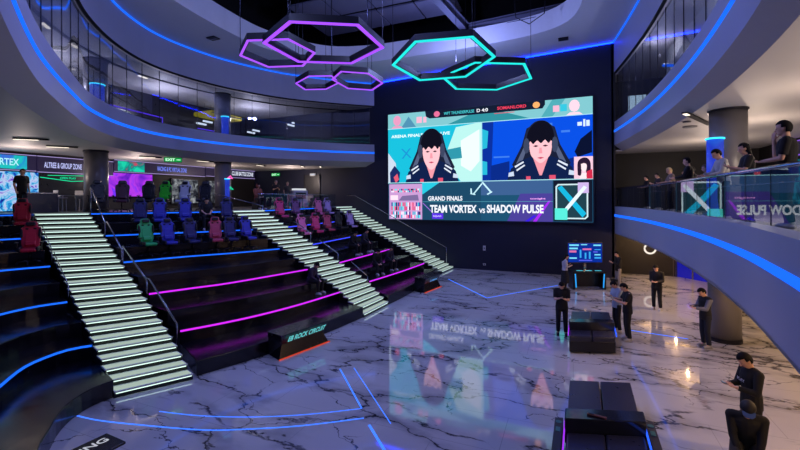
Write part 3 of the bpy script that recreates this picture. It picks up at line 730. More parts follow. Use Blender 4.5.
shop_sign(20.5, 25.1, 6.0, 6.62, 'lit white lettered shop sign right of the second column', 'M & CLUB BATTLE ZONE', 'e6ecff', 22.3, 2.6, .3)
def wall_screen(y, z, wd, ht, lb, cols, power, scale=1.2, x=WX, name='wall_display', rz=math.pi/2):
    t = thing(name, lb, 'display', (x, y, z), rz)
    MB().box((0, -.04, ht/2), (wd+.1, .08, ht+.1)).build('bezel', M_darkmetal, t)
    MB().box((0, -.09, ht/2), (wd, .02, ht)).build('picture', glow_noise(lb[:24]+' image', cols, power, scale), t)
    return t
wall_screen(9.75, 3.95, 2.6, 1.75, 'bright multicoloured display wall in the shop at far left', ['0c1648', '1a3cc0', '38b8f0', 'c8dcff', '7a3ad8', '0e1a50'], .9, 2.6)
wall_screen(15.4, 4.62, 2.5, 1.28, 'wide purple game display behind the black gaming chairs', ['4a18b0', '8a2ae0', 'c040f0', '6a30ff', 'b8a8ff'], .95, 1.0)
t = thing('menu_board', 'dark menu board with green neon lines beside the left column', 'board', (WX, 12.2, 3.9))
MB().box((.05, 0, .95), (.1, 2.3, 1.9)).build('panel', mat('black menu board', '17171d', .3), t)
MG = glow('green neon', '18e0a0', 1.2)
MB().tube([(.13, -1.1, 1.6), (.13, .2, 1.45), (.13, 1.05, 1.5), (.13, 1.05, .7)], .018, 6).build('neon_line', MG, t); MB().tube([(.13, -.8, 1.7), (.13, .9, 1.75)], .015, 6).build('neon_line', MG, t)
text('OPEN PLAY', 'lettering', MG, t, Matrix.Translation((.13, -.3, 1.55)) @ Matrix.Rotation(math.pi/2, 4, 'Z'), height=.1, width=.7, bold=.02)
for y, lb, c in ((18.9, 'lit shop window right of the violet game display', ['20222c', '3a3c48', '8a9098', 'd8dce0']), (21.6, 'dim shop window under the white lettered sign', ['16161c', '2a2a34', '6c7078', 'b8bcc4'])):
    wall_screen(y, 4.2, 1.9, 1.5, lb, c, .55, 2.4, name='shop_window')
t = thing('neon_sign', 'pink and green neon sign beside the second column', 'sign', (-18.25, 18.05, 5.0), math.pi/2)
MB().tube([(-.2, 0, .62), (0, -.05, .78), (.2, 0, .62), (0, 0, .66)], .035, 6, True).build('pink_tube', glow('pink neon', 'ff5ab8', 1.4), t)
MB().tube([(-.25, 0, 0), (0, -.05, .14), (.25, 0, 0), (0, 0, .04)], .03, 6, True).build('green_tube', MG, t)
# upper left interior behind the tinted glass
for i, (y, lb) in enumerate(((11.0, 'first'), (14.4, 'second'), (21.5, 'third'))):
    t = thing('shopfront', f'dark upper shopfront seen through the balcony glass, {lb} from the left', 'shopfront', (-22.9, y, 7.9))
    MB().box((.06, 1.4, 1.2), (.12, 2.9, 2.4)).build('panel', mat('near black shopfront', '14141c', .3), t)
    MB().box((.1, 0, 1.2), (.1, .08, 2.4)).build('mullion', M_darkmetal, t)
t = thing('yellow_canopy', 'dim yellow ceiling panel in the upper shop', 'panel', (-21.6, 20.4, 9.9))
MB().box((0, 0, 0), (1.6, 2.6, .3)).build('panel', mat('yellow lit panel', '8a7d10', .5, emit='a89a10', power=.35), t, bevel=.1)
MB().box((.81, 0, 0), (.02, 2.6, .06)).build('trim', M_darkmetal, t)
MV = glow('violet neon', '5a3ae8', 1.1)
for i, (pts, mm, lb) in enumerate((([(-22.7, 12.6, 8.3), (-22.7, 14.2, 9.5), (-22.7, 17.2, 9.35), (-22.7, 17.2, 7.9)], MV, 'violet neon outline in the upper left shopfront'),
                                ([(-22.7, 13.9, 8.6), (-22.7, 16.0, 8.75)], MV, 'short violet neon line inside the outline'),
                                ([(-22.7, 15.0, 8.25), (-22.7, 15.9, 8.4), (-22.7, 16.6, 8.25)], M_arc, 'cyan neon squiggle in the upper left shopfront'),
                                ([(-22.6, 17.6, 8.1), (-22.6, 18.8, 8.5)], M_blue, 'slanting blue neon line near the farther upper column'),
                                ([(-22.6, 21.2, 7.9), (-22.6, 21.2, 9.1), (-22.6, 19.6, 9.1)], MV, 'violet neon corner right of the farther upper column'),
                                ([(-22.6, 22.0, 8.0), (-22.6, 23.0, 8.9)], M_blue, 'blue neon slash right of the violet corner'))):
    o = MB().tube(pts, .035, 6).build('neon_line', mm); tag(o, lb, 'neon')
for x, y, z, lb in ((-22.0, 19.4, 9.3, 'left'), (-21.6, 23.4, 9.3, 'middle'), (-19.2, 24.9, 9.9, 'right')):
    for j in range(2):
        o = thing('light_bar', '', 'light', (x, y + j*.5, z + j*.22)); MB().box((0, 0, 0), (.12, .7, .1)).build('tube', glow('cool light bar', 'dfe8f4', 1.2), o)
        for w_ in (-.25, .25): MB().cyl((0, w_, .05), (0, w_, 10.67-z-j*.22), .008, n=6).build('wire', M_darkmetal, o)
        tag(o, f'white light bar in the upper left hall, {["lower", "upper"][j]} of the {lb} pair', 'light', 'light bars in the upper left hall')
# soffit lights
def slot_light(loc, d, L, lb, power=1.8, wd=.12, lit=.35):
    t = thing('slot_light', lb, 'ceiling light', loc, d)
    MB().box((0, 0, 0), (L, wd, .05)).build('slot', M_void, t)
    MB().box((-L*(.5-lit/2), 0, -.03), (L*lit, wd*.7, .02)).build('lamp', glow('warm slot lamp', 'fff0dc', power), t)
SP = [((-17.6, 8.3), .75, 'first'), ((-19.0, 10.0), .95, 'second'), ((-19.6, 14.2), 1.2, 'third'), ((-19.0, 17.0), 1.45, 'fourth'), ((-18.2, 20.6), 1.75, 'fifth'), ((-16.4, 22.5), 2.0, 'sixth'), ((-15.5, 23.2), 2.1, 'seventh')]
for (x, y), a, nn in SP: slot_light((x, y, 6.58), a, 1.0, f'slim soffit light under the middle left balcony, {nn} from the left', 1.6, .13, .7)
ol = offset(LC, -1.5)
tr = sweep(MB(), ol, [(0, 10.665), (0, 10.63), (-.14, 10.63), (-.14, 10.665)], -1).build('trim_11', M_void); struct(tr, 'black lighting track curving along the upper left soffit')
for i, nn in zip((27, 36, 40, 46, 54), ('fifth', 'fourth', 'third', 'second', 'first')):
    p = ol[i]; q = ol[i+1]
    t = thing('track_light', f'white spot on the black soffit track, {nn} from the left', 'ceiling light', (p[0], p[1], 10.6), math.atan2(q[1]-p[1], q[0]-p[0]))
    MB().box((0, -.07, 0), (.5, .1, .05)).build('lamp', glow('warm slot lamp', 'fff0dc', 1.6), t); MB().box((0, -.07, .03), (.56, .14, .03)).build('mount', M_darkmetal, t)
for (x, y), a, L, nn in (((3.75, 15.9), 1.12, 3.0, 'long slot light left of the right column'), ((4.6, 10.2), 1.35, 3.4, 'long slot light right of the right column'), ((5.4, 19.3), 1.0, 2.6, 'short dark slot light behind the right column'), ((6.2, 13.6), 1.2, 3.0, 'dark slot light above the woman on the right balcony'), ((6.9, 10.9), 1.3, 3., 'dark slot light above the tall man on the right balcony')):
    slot_light((x, y, 6.92), a, L, nn, 2.2, .16, .12)
for (x, y), nn in (((3.9, 17.6), 'round ceiling speaker left of the long slot light'), ((3.55, 16.4), 'small round ceiling speaker near the right column')):
    o = MB().cyl((x, y, 6.95), (x, y, 6.91), .22 if 'left' in nn else .12, n=20).build('ceiling_speaker', mat('grey grille', '6b6a70', .6)); tag(o, nn, 'speaker')
for (x, y, lb) in ((-16.2, 15.0, 'square ceiling vent left of the purple lamps'), (-13.0, 22.4, 'square ceiling vent behind the purple lamps'), (-.4, 23.4, 'ceiling sprinkler cluster above the right end of the screen')):
    t = thing('ceiling_vent', lb, 'vent', (x, y, ceil_z(x, y)-.03))
    MB().box((0, 0, 0), (.5, .4, .05)).build('grille', M_darkmetal, t); MB().box((0, 0, -.03), (.4, .06, .02)).build('slat', M_steel, t)
# right upper interior: mural wall, glass wall, display
t = thing('mural_wall', 'pale wall with abstract grey shapes behind the upper right glass', 'mural', (4.2, 19.4, 8.3), math.radians(-86.5))
MB().box((0, .1, 1.42), (5.6, .2, 2.84)).build('panel', mat('pale mural panel', 'b8b7b0', .5, var=.05), t)
def blob(pts, m, nm): MB().extrude(spline([(x*1.65, z) for x, z in list(pts)+[pts[0]]], 5)[:-1], Matrix.Translation((0, -.02, 0)), .03).build(nm, m, t)
g1, g2 = mat('mid grey mural paint', '84889a', .5), mat('dark grey mural paint', '3c3f4c', .5)
blob([(-1.4,.5),(-.9,1.7),(-.2,2.0),(.3,1.5),(.4,.7),(0,.2),(-.8,.1)], g1, 'shape'); blob([(-.1,2.75),(-.25,2.2),(.2,1.6),(.9,1.75),(1.25,2.1),(.6,1.95),(.2,2.2)], g2, 'shape')
blob([(-.9,2.1),(-.3,2.3),(-.1,1.9),(-.6,1.7),(-1,1.9)], g2, 'shape'); blob([(.5,1.2),(.9,1.4),(1.2,1.0),(.8,.4),(.4,.6)], g2, 'shape'); blob([(-1.2,1.1),(-.9,.4),(-.5,.2),(-.8,1.0)], g2, 'shape')
t = thing('wall_display', 'small white display glowing behind the upper right glass', 'display', (3.1, 24.2, 8.8))
MB().box((0, .05, .45), (.86, .08, .9)).build('bezel', M_darkmetal, t); MB().box((0, 0, .45), (.8, .02, .84)).build('picture', glow('pale display', 'b8d4e8', 1.1), t)
t = thing('led_reflection_bar', 'blue bar added where the upper LED line reflects across the mural', 'light', (3.9, 19.6, 9.75), math.radians(-86.5)); t.rotation_euler[1] = .3  # bar added to imitate the LED line's reflection in the glass
MB().box((0, -.2, 0), (2.4, .06, .09)).build('tube', M_blue, t); MB().box((0, -.15, 0), (2.45, .05, .14)).build('holder', M_plaster, t)
# right balcony shops
t = thing('shop_sign', 'violet edged shop sign behind the people on the right balcony', 'sign', (8.95, 24.5, 6.15), -math.pi/2)
MB().box((4, .05, .35), (8, .1, .7)).build('board', M_sign, t); MB().box((4, -.02, .05), (8, .03, .05)).build('light_edge', glow('violet edge', '8a5ae0', 1.1), t); MB().box((4, -.02, .66), (8, .03, .04)).build('light_edge', glow('violet edge', '8a5ae0', 1.1), t)
text('TCG / CARD & COMIC', 'lettering', glow('sign letters c3c8ff', 'c3c8ff', 1.), t, Matrix.Translation((3.6, -.03, .22)), height=.28, width=2.6, bold=.02)
for y, lb, c in ((18.5, 'dim lit shop window behind the tall man', ['101018', '24242e', '4a4250', '907aa8']), (22.0, 'teal lit shop window behind the woman on the right balcony', ['101018', '16303a', '2a8a98', '303040'])):
    wall_screen(y, 4.1, 2.6, 1.9, lb, c, .5, 1.8, x=8.95, name='shop_window', rz=-math.pi/2)

# ------------------------------------------------------------------ hexagon lamps
def hexlamp(label, X, Y, R, a, tx, ty, z, m, wires):
    t = thing('hexagon_lamp', label, 'pendant lamp', (X, Y, z))
    P = [Vector((R*math.cos(a+k*math.pi/3), R*math.sin(a+k*math.pi/3), 0)) for k in range(6)]
    for p in P: p.z = tx*p.x + ty*p.y
    out, inn = [p*1.03 for p in P], [p*.93 for p in P]
    hgt = .26
    V = []; F = []
    for ring in (out, inn):
        for dz in (0.02, hgt): V += [p + Vector((0, 0, dz)) for p in ring]
    for i in range(6):
        j = (i+1) % 6
        F += [(i, j, 6+j, 6+i), (12+j, 12+i, 18+i, 18+j), (6+i, 6+j, 18+j, 18+i), (j, i, 12+i, 12+j)]
    MB().add(V, F).build('frame', M_lampbody, t)
    V = [p*1.0 + Vector((0, 0, -.015)) for p in out] + [p*1.0 + Vector((0, 0, -.015)) for p in [q*.965 for q in P]] ; n = 6
    V += [p + Vector((0, 0, .02)) for p in out] + [q*.965 + Vector((0, 0, .02)) for q in P]
    F = []
    for i in range(6):
        j = (i+1) % 6
        F += [(i, j, 6+j, 6+i), (j, i, 12+i, 12+j), (6+i, 6+j, 18+j, 18+i), (12+i, 18+i, 18+j, 12+j)]
    MB().add(V, F).build('light_line', m, t)
    for k in wires: MB().cyl(P[k] + Vector((0, 0, hgt)), P[k] + Vector((0, 0, 15.5-z)), .012, n=6).build('wire', M_darkmetal, t)
M_lampbody = mat('black lamp frame', '0a0912', .4)
M_vio = glow('violet lamp line', '9a48ff', 1.5); M_vio2 = glow('pink violet lamp line', 'a552ff', 1.3); M_cy = glow('cyan lamp line', '22d8d4', 1.3)
hexlamp('largest hexagon lamp, violet, hanging nearest', -8.28, 12.71, 2.12, .571, .024, 0, 10, M_vio, (0, 2, 4))
hexlamp('violet hexagon lamp overlapping behind the largest one on its left', -10.45, 12.75, 1.42, .42, .06, -.04, 10, M_vio2, (1, 3, 5))
hexlamp('small violet hexagon lamp, right one of the small pair', -9.4, 17.2, 1.2, .38, -.04, -.12, 10, M_vio2, (1, 3, 5))
hexlamp('small violet hexagon lamp, left one of the small pair', -11.27, 16.68, 1.03, .72, .137, 0, 10, M_vio2, (1, 3, 5))
hexlamp('cyan hexagon lamp, the higher and nearer of two', -4.82, 16.07, 2.05, 1.354, .077, -.09, 10, M_cy, (0, 2, 4))
hexlamp('cyan hexagon lamp, the lower and farther of two', -3.62, 19.1, 2.1, .48, .014, -.032, 10, M_cy, (0, 2, 4))
# ------------------------------------------------------------------ gaming chairs
def chair_shell(bm_pts, d): pass
CH = {}
CHCOL = {'red': 'c0203c', 'pink': 'd83a78', 'rose': 'e878b0', 'mauve': '7a4a7c', 'lilac': 'a890c8', 'green': '2fd02a', 'mint': '25b868', 'blue': '3038b8', 'navy': '1c2268', 'black': '16161d', 'maroon': '4a1830', 'white': 'c8ccd4', 'salmon': 'c04868'}
M_chblk = mat('black chair leatherette', '121218', .4)
M_chmetal = mat('chair metal', '30303a', .35, .8)
def chair(colour):
    if colour in CH: return CH[colour]
    t = thing('gaming_chair', colour, 'chair', (0, 0, -50), 0)
    main = mat(colour + ' chair leatherette', CHCOL[colour], .42)
    acc = M_chblk if colour not in ('black', 'maroon') else mat('charcoal chair panel', '2c2c36', .45)
    b = MB()
    for i in range(5):
        a = 2*math.pi*i/5 + .3
        b.cyl((0, 0, .11), (.31*math.cos(a), .31*math.sin(a), .075), .03, .02, 8)
        b.ball((.31*math.cos(a), .31*math.sin(a), .035), (.03, .03, .035), n=8, m=6)
    b.build('star_base', M_chmetal, t, smooth=True)
    MB().cyl((0, 0, .1), (0, 0, .40), .028, n=10).build('gas_lift', M_chmetal, t, smooth=True)
    s = MB().box((0, .02, .46), (.40, .50, .11)).build('seat', main, t, bevel=.04)
    for sx in (-1, 1): MB().box((sx*.225, .02, .49), (.09, .48, .14)).build('bolster', acc, s, bevel=.035)
    prof = [(.18, 0), (.235, .12), (.245, .30), (.225, .42), (.27, .56), (.255, .68), (.17, .74), (.155, .84), (.12, .9)]
    P = [(x, z) for x, z in prof] + [(-x, z) for x, z in reversed(prof)]
    M = Matrix.Translation((0, -.20, .50)) @ Matrix.Rotation(math.radians(12), 4, 'X')
    bk = MB().extrude(P, M, -.09).build('backrest', main, t, bevel=.03)
    MB().extrude([(.12, .06), (.14, .3), (.12, .5), (-.12, .5), (-.14, .3), (-.12, .06)], M @ Matrix.Translation((0, .02, 0)), -.03).build('centre_panel', main, bk, bevel=.01)
    for sx in (-1, 1):
        w = MB().extrude([(sx*.245, .3), (sx*.265, .56), (sx*.25, .68), (sx*.2, .6), (sx*.19, .4)], M @ Matrix.Translation((0, .055, 0)), -.06)
        w.build('wing', acc, bk, bevel=.02)
    h = MB()
    for sx in (-1, 1): h.ball(M @ Vector((sx*.1, .0, .645)), (.045, .012, .028), n=10, m=6)
    h.build('harness_slot', M_void, bk, smooth=True)
    MB().box((0, 0, 0), (.24, .07, .13)).build('neck_pillow', acc, bk, bevel=.03).matrix_local = M @ Matrix.Translation((0, .05, .80))
    MB().box((0, 0, 0), (.28, .07, .15)).build('lumbar_pillow', main, bk, bevel=.03).matrix_local = M @ Matrix.Translation((0, .05, .15))
    for sx in (-1, 1):
        MB().box((sx*.31, .02, .70), (.08, .27, .035)).cyl((sx*.30, .0, .44), (sx*.30, .02, .69), .022, n=8).build('armrest', M_chblk, t, bevel=.008)
    CH[colour] = t
    return t
used = set()
def put_chair(colour, block, k, tt, back, label, group, turn=0.):
    x, y, z, a = row_spot(block, k, tt, back)
    if block == 'right': turn -= .55
    src = chair(colour)
    if colour not in used:
        used.add(colour); r = src; r.location = (x, y, z); r.rotation_euler = (0, 0, a+turn); r['label'] = label; r['group'] = group
    else: r = dup(src, (x, y, z), a+turn, label, group)
    return r
g5, g4, g3 = 'gaming chairs on the concourse edge', 'gaming chairs on the second row down', 'gaming chairs on the third row down'
for a in [
 ('black','mid',5,.07,.3,'black gaming chair in front of the left column',g5,.2), ('maroon','mid',5,.24,.3,'dark maroon gaming chair before the purple game display',g5,.1),
 ('black','mid',5,.42,.3,'black gaming chair at the right edge of the purple display',g5,-.1), ('green','mid',5,.54,.3,'bright green gaming chair on the concourse edge in the top row',g5,-.2),
 ('white','mid',5,.69,.3,'white gaming chair right of the green one in the top row',g5,-.3), ('black','mid',5,.86,.3,'black gaming chair left of the middle stairs in the top row',g5,-.2),
 ('navy','mid',4,.24,.3,'leftmost navy gaming chair of the row below the top row',g4,0), ('blue','mid',4,.37,.3,'blue gaming chair below the bright green chair, left of two',g4,0),
 ('blue','mid',4,.55,.3,'blue gaming chair below the white chair, right of two',g4,0), ('black','mid',4,.70,.3,'black gaming chair with a seated person beside the two blue ones',g4,0),
 ('navy','mid',4,.865,.3,'navy gaming chair next to the middle stairs in the second row',g4,0),
 ('mint','mid',3,.175,.3,'mint green gaming chair near the nearest stairs in the third row',g3,.1), ('blue','mid',3,.3,.3,'blue gaming chair right of the mint green one',g3,.1),
 ('navy','mid',3,.44,.3,'dark navy gaming chair left of the salmon one in the third row',g3,.2), ('salmon','mid',3,.595,.3,'salmon red gaming chair in the third row',g3,0), ('navy','mid',3,.7,.3,'navy gaming chair just right of the salmon one',g3,0),
 ('blue','mid',3,.83,.3,'blue gaming chair beside the middle stairs in the third row',g3,.1),
 ('pink','right',4,.08,.3,'big pink gaming chair right of the middle stairs in the upper row',g4,.1), ('mauve','right',4,.325,.3,'mauve gaming chair next to the big pink one',g4,0),
 ('rose','right',4,.765,.3,'rose pink gaming chair near the far end of the upper row',g4,0), ('lilac','right',4,.97,.3,'pale lilac gaming chair at the far end of the upper row',g4,0),
 ('rose','right',3,.03,.3,'first rose pink gaming chair right of the middle stairs, lower row',g3,.1), ('pink','right',3,.25,.3,'second pink gaming chair from the middle stairs, lower row',g3,0),
 ('salmon','right',3,.47,.3,'third reddish gaming chair from the middle stairs, lower row',g3,0), ('black','right',3,.72,.3,'black gaming chair near the far end of the lower row',g3,.2), ('lilac','right',3,.97,.3,'lilac gaming chair at the far end of the lower row',g3,0),
 ('red','left',4,.935,.3,'red gaming chair left of the nearest stairs, the higher one',g4,0), ('red','left',3,.93,.3,'red gaming chair left of the nearest stairs, the lower one',g3,-.1),
 ('black','left',4,.80,.3,'black gaming chair at the left picture edge',g4,0)]: put_chair(*a)
# white cafe set on the concourse
M_white = mat('white lacquer', 'b8b8bc', .4)
t = thing('cafe_table', 'small white table under the green neon board', 'table', (-20.6, 12.0-.9, 3.9))
MB().box((0, 0, .72), (.6, .9, .04)).build('top', M_white, t)
for sx in (-.26, .26):
    for sy in (-.4, .4): MB().cyl((sx, sy, 0), (sx, sy, .7), .02, n=8).build('leg', M_white, t)
for i, (x, y, lb) in enumerate(((-20.3, 10.6, 'left white bar stool at the small white table'), (-20.9, 11.75, 'right white bar stool at the small white table'))):
    t = thing('bar_stool', lb, 'stool', (x, y, 3.9), i*.6, 'white bar stools')
    MB().box((0, 0, .62), (.36, .36, .04)).build('seat', M_white, t, bevel=.01); MB().box((0, -.17, .8), (.34, .03, .3)).build('backrest', M_white, t, bevel=.01)
    for sx in (-.15, .15):
        for sy in (-.15, .15): MB().cyl((sx, sy, 0), (sx*.9, sy*.9, .6), .015, n=6).build('leg', M_white, t)
t = thing('planter_box', 'grey glass sided counter at the head of the nearest stairs', 'counter', (-20.4, 9.9, 3.9))
MB().box((0, 0, .4), (.5, 1.1, .8)).build('body', mat('grey counter panel', '4a4c58', .3), t, bevel=.02); MB().box((0, 0, .82), (.56, 1.16, .04)).build('top', M_steel, t)
t = thing('game_cabinet', 'white game cabinet against the black wall on the far concourse', 'cabinet', (-16.66, 22.4, 3.9), math.radians(60))
MB().box((0, 0, .55), (1.0, .6, 1.1)).build('body', M_white, t, bevel=.05); MB().box((0, -.31, .75), (.7, .03, .4)).build('window', mat('dark glass', '15151c', .1), t)
MB().box((0, 0, 1.16), (.8, .5, .12)).build('marquee', glow('cabinet marquee', 'e8ecf4', .8), t, bevel=.02)

# ------------------------------------------------------------------ desk with its monitor
t = thing('control_desk', 'black desk with cyan light strips standing before the dark wall', 'desk', (.63, 21.95, 0), math.radians(20))
M_desk = mat('black desk laminate', '0e0f16', .3)
MB().box((0, 0, .83), (1.6, .75, .06)).build('desktop', M_desk, t, bevel=.01)
MB().box((0, .2, .42), (1.4, .05, .76)).build('modesty_panel', M_desk, t)
for sx in (-1, 1):
    l = MB().box((sx*.72, 0, .4), (.12, .7, .8)).build('leg', M_desk, t, bevel=.02)
    MB().box((sx*.66, -.36, .43), (.05, .02, .66), ry=sx*.06).build('light_strip', glow('cyan desk strip', '2a9cf0', 1.2), l)
for x, lb in ((-.45, 'cyan glowing keyboard at the left of the control desk'), (-.02, 'white cyan glowing keyboard in the middle of the control desk'), (.42, 'cyan glowing keyboard at the right of the control desk')):
    o = thing('keyboard', lb, 'keyboard', (.63+x*math.cos(.349)+.1, 21.95+x*math.sin(.349)-.2, .86), math.radians(20), 'keyboards on the control desk')
    MB().box((0, 0, .015), (.32, .14, .03)).build('body', M_desk, o); MB().box((0, 0, .033), (.29, .11, .01)).build('keys', glow('cyan keys', '58d8f0', .9), o)
t = thing('monitor', 'large blue scoreboard monitor standing on the control desk', 'monitor', (.55, 22.12, .86), math.radians(20))
MB().box((0, 0, .85), (1.72, .06, 1.02)).build('bezel', M_desk, t, bevel=.01)
MB().box((0, 0, .18), (.12, .05, .34)).build('stand', M_steel, t); MB().box((0, 0, .012), (.4, .25, .024)).build('foot', M_steel, t)
p = MB().box((0, -.035, .85), (1.64, .01, .94)).build('picture', glow('monitor blue', '0c2f9a', 1.), t)
def mrect(rs, c, nm):
    mb = MB()
    for x0, z0, x1, z1 in rs: mb.box(((x0+x1)/2, -.043, (z0+z1)/2), (x1-x0, .005, z1-z0))
    mb.build(nm, glow('monitor ' + c, c, 1.05), p)
mrect([(-.76,1.18,-.3,1.26), (-.76,.55,-.4,.62), (.4,1.18,.76,1.25), (.45,.72,.74,.78), (-.2,1.22,.1,1.27), (-.76,1.02,-.35,1.1)], '7adcf4', 'text_block')
mrect([(-.76,.86,-.42,.96), (-.12,.98,.3,1.06)], 'e070a8', 'pink_block'); mrect([(-.26,.6,-.18,1.0), (-.02,.55,.06,.85), (.18,.55,.26,.9), (.45,.98,.74,1.02), (.45,.56,.76,.64)], '38a8f0', 'bar_block')
mrect([(-.3,.45,.34,.5), (.4,.86,.6,.92)], '5a60e8', 'bar_block')
t = thing('camera_rig', 'small camera clipped to the top edge of the scoreboard monitor', 'camera', (.1, 21.97, 2.24), math.radians(20))
MB().box((0, 0, .04), (.2, .08, .08)).build('body', M_desk, t, bevel=.01); MB().cyl((0, -.04, .04), (0, -.08, .04), .03, n=12).build('lens', M_darkmetal, t)
o = MB().box((1.95, 22.75, .35), (.5, .5, .04)).build('tabletop', M_desk); t = thing('side_table', 'low dark side table right of the control desk', 'table', (1.85, 22.3, 0))
o.parent = t; o.location = (-1.85, -22.3, 0)
for a in (0, 2.1, 4.2): MB().cyl((.1, .45, .34), (.1+.25*math.cos(a), .45+.25*math.sin(a), 0), .02, n=6).build('leg', M_darkmetal, t)

# ------------------------------------------------------------------ sofas
M_leather = mat('dark blue black leather', '23253a', .3, var=.12, scale=5)
M_sofabase = mat('black sofa base', '101018', .35)
M_console = mat('glossy console top', '20242e', .12)
def sofa(label, O, ex, ey, L, near, extras):
    t = thing('lounge_sofa', label, 'sofa', (O[0], O[1], 0))
    def W(x, y): return (x*ex[0]+y*ey[0], x*ex[1]+y*ey[1])
    def block(x0, x1, y0, y1, z0, z1, nm, m, par=t, bev=.0): return MB().prism([W(x0,y0), W(x1,y0), W(x1,y1), W(x0,y1)], z0, z1).build(nm, m, par, bevel=bev, seg=3)
    w = .63
    block(-w, w, 0, L, .04, .34, 'base', M_sofabase, bev=.015)
    c0, c1 = near, near + .36
    for s in (0, 1):
        x0, x1 = (-w+.01, -.008) if s == 0 else (.008, w-.01)
        block(x0, x1, .0, c0, .33, .49, 'seat_cushion', M_leather, bev=.035)
        block(x0, x1, c1, L, .33, .5, 'chaise_cushion', M_leather, bev=.035)
    c = block(-w-.02, w+.02, c0, c1, .3, .72, 'console', M_console, bev=.015)
    for s, m, nm in ((-1, glow('violet sofa strip', 'a030f0', 1.2), 'light_strip'), (1, glow('blue sofa strip', '2a5cff', 1.6), 'light_strip')):
        block(s*(w+.025)-.012, s*(w+.025)+.012, -.02, c1-.06, .5, .54, nm, m)
        if not extras: continue
        r = block(min(s*(w+.06), s*(w+.2)), max(s*(w+.06), s*(w+.2)), -.05, c1+.12, .05, .5, 'side_rail', M_sofabase, bev=.02)
        if extras:
            x, y = W(s*(w+.13), c1-.05)
            MB().cyl((x, y, .5), (x, y, .505), .05, n=16).build('cup_ring', mat('teal cup ring', '28706c', .3), r)
            x, y = W(s*(w+.13), c1-.3); MB().box((x, y, .503), (.07, .14, .006)).build('control_pad', mat('teal cup ring', '28706c', .3), r)
    return t, W
a1, a2 = math.radians(17), math.radians(-1)
ex, ey = (math.cos(a1), math.sin(a1)), (-math.sin(a2), math.cos(a2))
sofa('near double lounge sofa of dark leather at the bottom of the picture', (.47, 6.85), ex, ey, 2.85, .72, True)
sofa('far double lounge sofa of dark leather beside the standing couple', (.50, 12.75), ex, ey, 2.75, .62, False)
t = thing('remote_control', 'dark red remote lying on the console of the near sofa', 'remote', (.36, 7.62, .722), math.radians(-8))
MB().box((0, 0, .015), (.3, .06, .03)).build('body', mat('dark red plastic', '4a1a20', .4), t, bevel=.01); MB().box((-.08, 0, .032), (.08, .03, .006)).build('buttons', M_darkmetal, t)

# ------------------------------------------------------------------ low podium counters
M_kiosk = mat('black podium', '13131b', .25)
M_org = glow('orange edge LED', 'e8503a', .7)
def kiosk(label, loc, rz, L, words, wcol, sz=1., led=True):
    t = thing('podium_counter', label, 'counter', loc, rz)
    V = [(-L/2-.05, -.12, 0), (L/2+.05, -.12, 0), (L/2-.05, .45, 0), (-L/2+.05, .45, 0), (-L/2+.12, -.02, .36), (L/2-.12, -.02, .36), (-L/2, -.18, .66), (L/2, -.18, .66), (L/2, .45, .66), (-L/2, .45, .66)]
    F = [(0,1,5,4), (4,5,7,6), (6,7,8,9), (2,3,9,8), (0,4,6,9,3), (1,2,8,7,5), (0,3,2,1)]
    MB().add(V, F).build('body', M_kiosk, t, bevel=.012)
    MB().box((0, .13, .67), (L+.04, .68, .03)).build('top', M_kiosk, t, bevel=.008)
    MB().box((0, -.2, .675), (L+.04, .015, .012)).build('top_strip', glow('violet top strip', '7a30d8', .9), t)
    if led: MB().box((0, -.15, .02), (L+.12, .03, .025)).build('base_strip', M_org, t)
    slope = math.atan2(-.16, .32)
    M = Matrix.Translation((-L*.36*sz, -.125, .43)) @ Matrix.Rotation(math.atan2(.16, .30), 4, 'X')
    text(words, 'lettering', glow('podium letters ' + wcol, wcol, .8), t, M, height=.19*sz, width=L*.78*sz, bold=.02)
    return t
kiosk('low black podium with cyan lettering in front of the stands', (-7.3, 9.95, 0), math.radians(76), 1.75, 'EB ROCK CIRCUIT', '7af0f4')
kiosk('low black podium beside the stairs against the screen wall', (-6.35, 18.9, 0), math.radians(80), 1.6, 'GAMING', '6ab0ff', .6)
t = thing('floor_sign', 'black floor sign with white lettering at the bottom left', 'sign', (-6.42, 3.5, 0), math.radians(86))
MB().extrude([(-.55, 0), (.55, 0), (.5, .8), (-.5, .8)], Matrix.Translation((0, .1, 0)), .12).build('panel', M_kiosk, t, bevel=.01)
MB().box((0, .0, .8), (1.1, .5, .04)).build('top', M_kiosk, t, bevel=.01)
text('RISING', 'lettering', glow('sign white', 'd8dcec', .7), t, Matrix.Translation((-.16, .0, .824)) @ Matrix.Rotation(-math.pi/2, 4, 'X'), height=.14, width=.62, bold=.02)
# ------------------------------------------------------------------ people
def basis(d, up):
    d = d.normalized(); s = d.cross(up); s = s.normalized() if s.length > 1e-4 else Vector((1, 0, 0))
    return d, s, s.cross(d)
def ik(S, Wp, l1, l2, pole):
    d = Wp - S; L = min(d.length, (l1+l2)*.995); n = d.normalized(); Wp = S + n*L
    a = (l1*l1 - l2*l2 + L*L) / (2*L); h = math.sqrt(max(0, l1*l1 - a*a))
    p = pole - n*pole.dot(n); p = p.normalized()
    return S + n*a + p*h, Wp
def remesh(mb, name, m, parent, vox, smooth=3):
    me = mb.mesh(name); o = bpy.data.objects.new(name, me); COL.objects.link(o)
    r = o.modifiers.new('r', 'REMESH'); r.mode = 'VOXEL'; r.voxel_size = vox; r.use_smooth_shade = True
    s = o.modifiers.new('s', 'SMOOTH'); s.iterations = smooth; s.factor = .5
    bpy.context.view_layer.update()
    nm = bpy.data.meshes.new_from_object(o.evaluated_get(bpy.context.evaluated_depsgraph_get()))
    bpy.data.objects.remove(o); bpy.data.meshes.remove(me)
    nm.name = name; nm.materials.clear(); nm.materials.append(m)
    for p in nm.polygons: p.use_smooth = True
    o = bpy.data.objects.new(name, nm); COL.objects.link(o); o.parent = parent
    return o
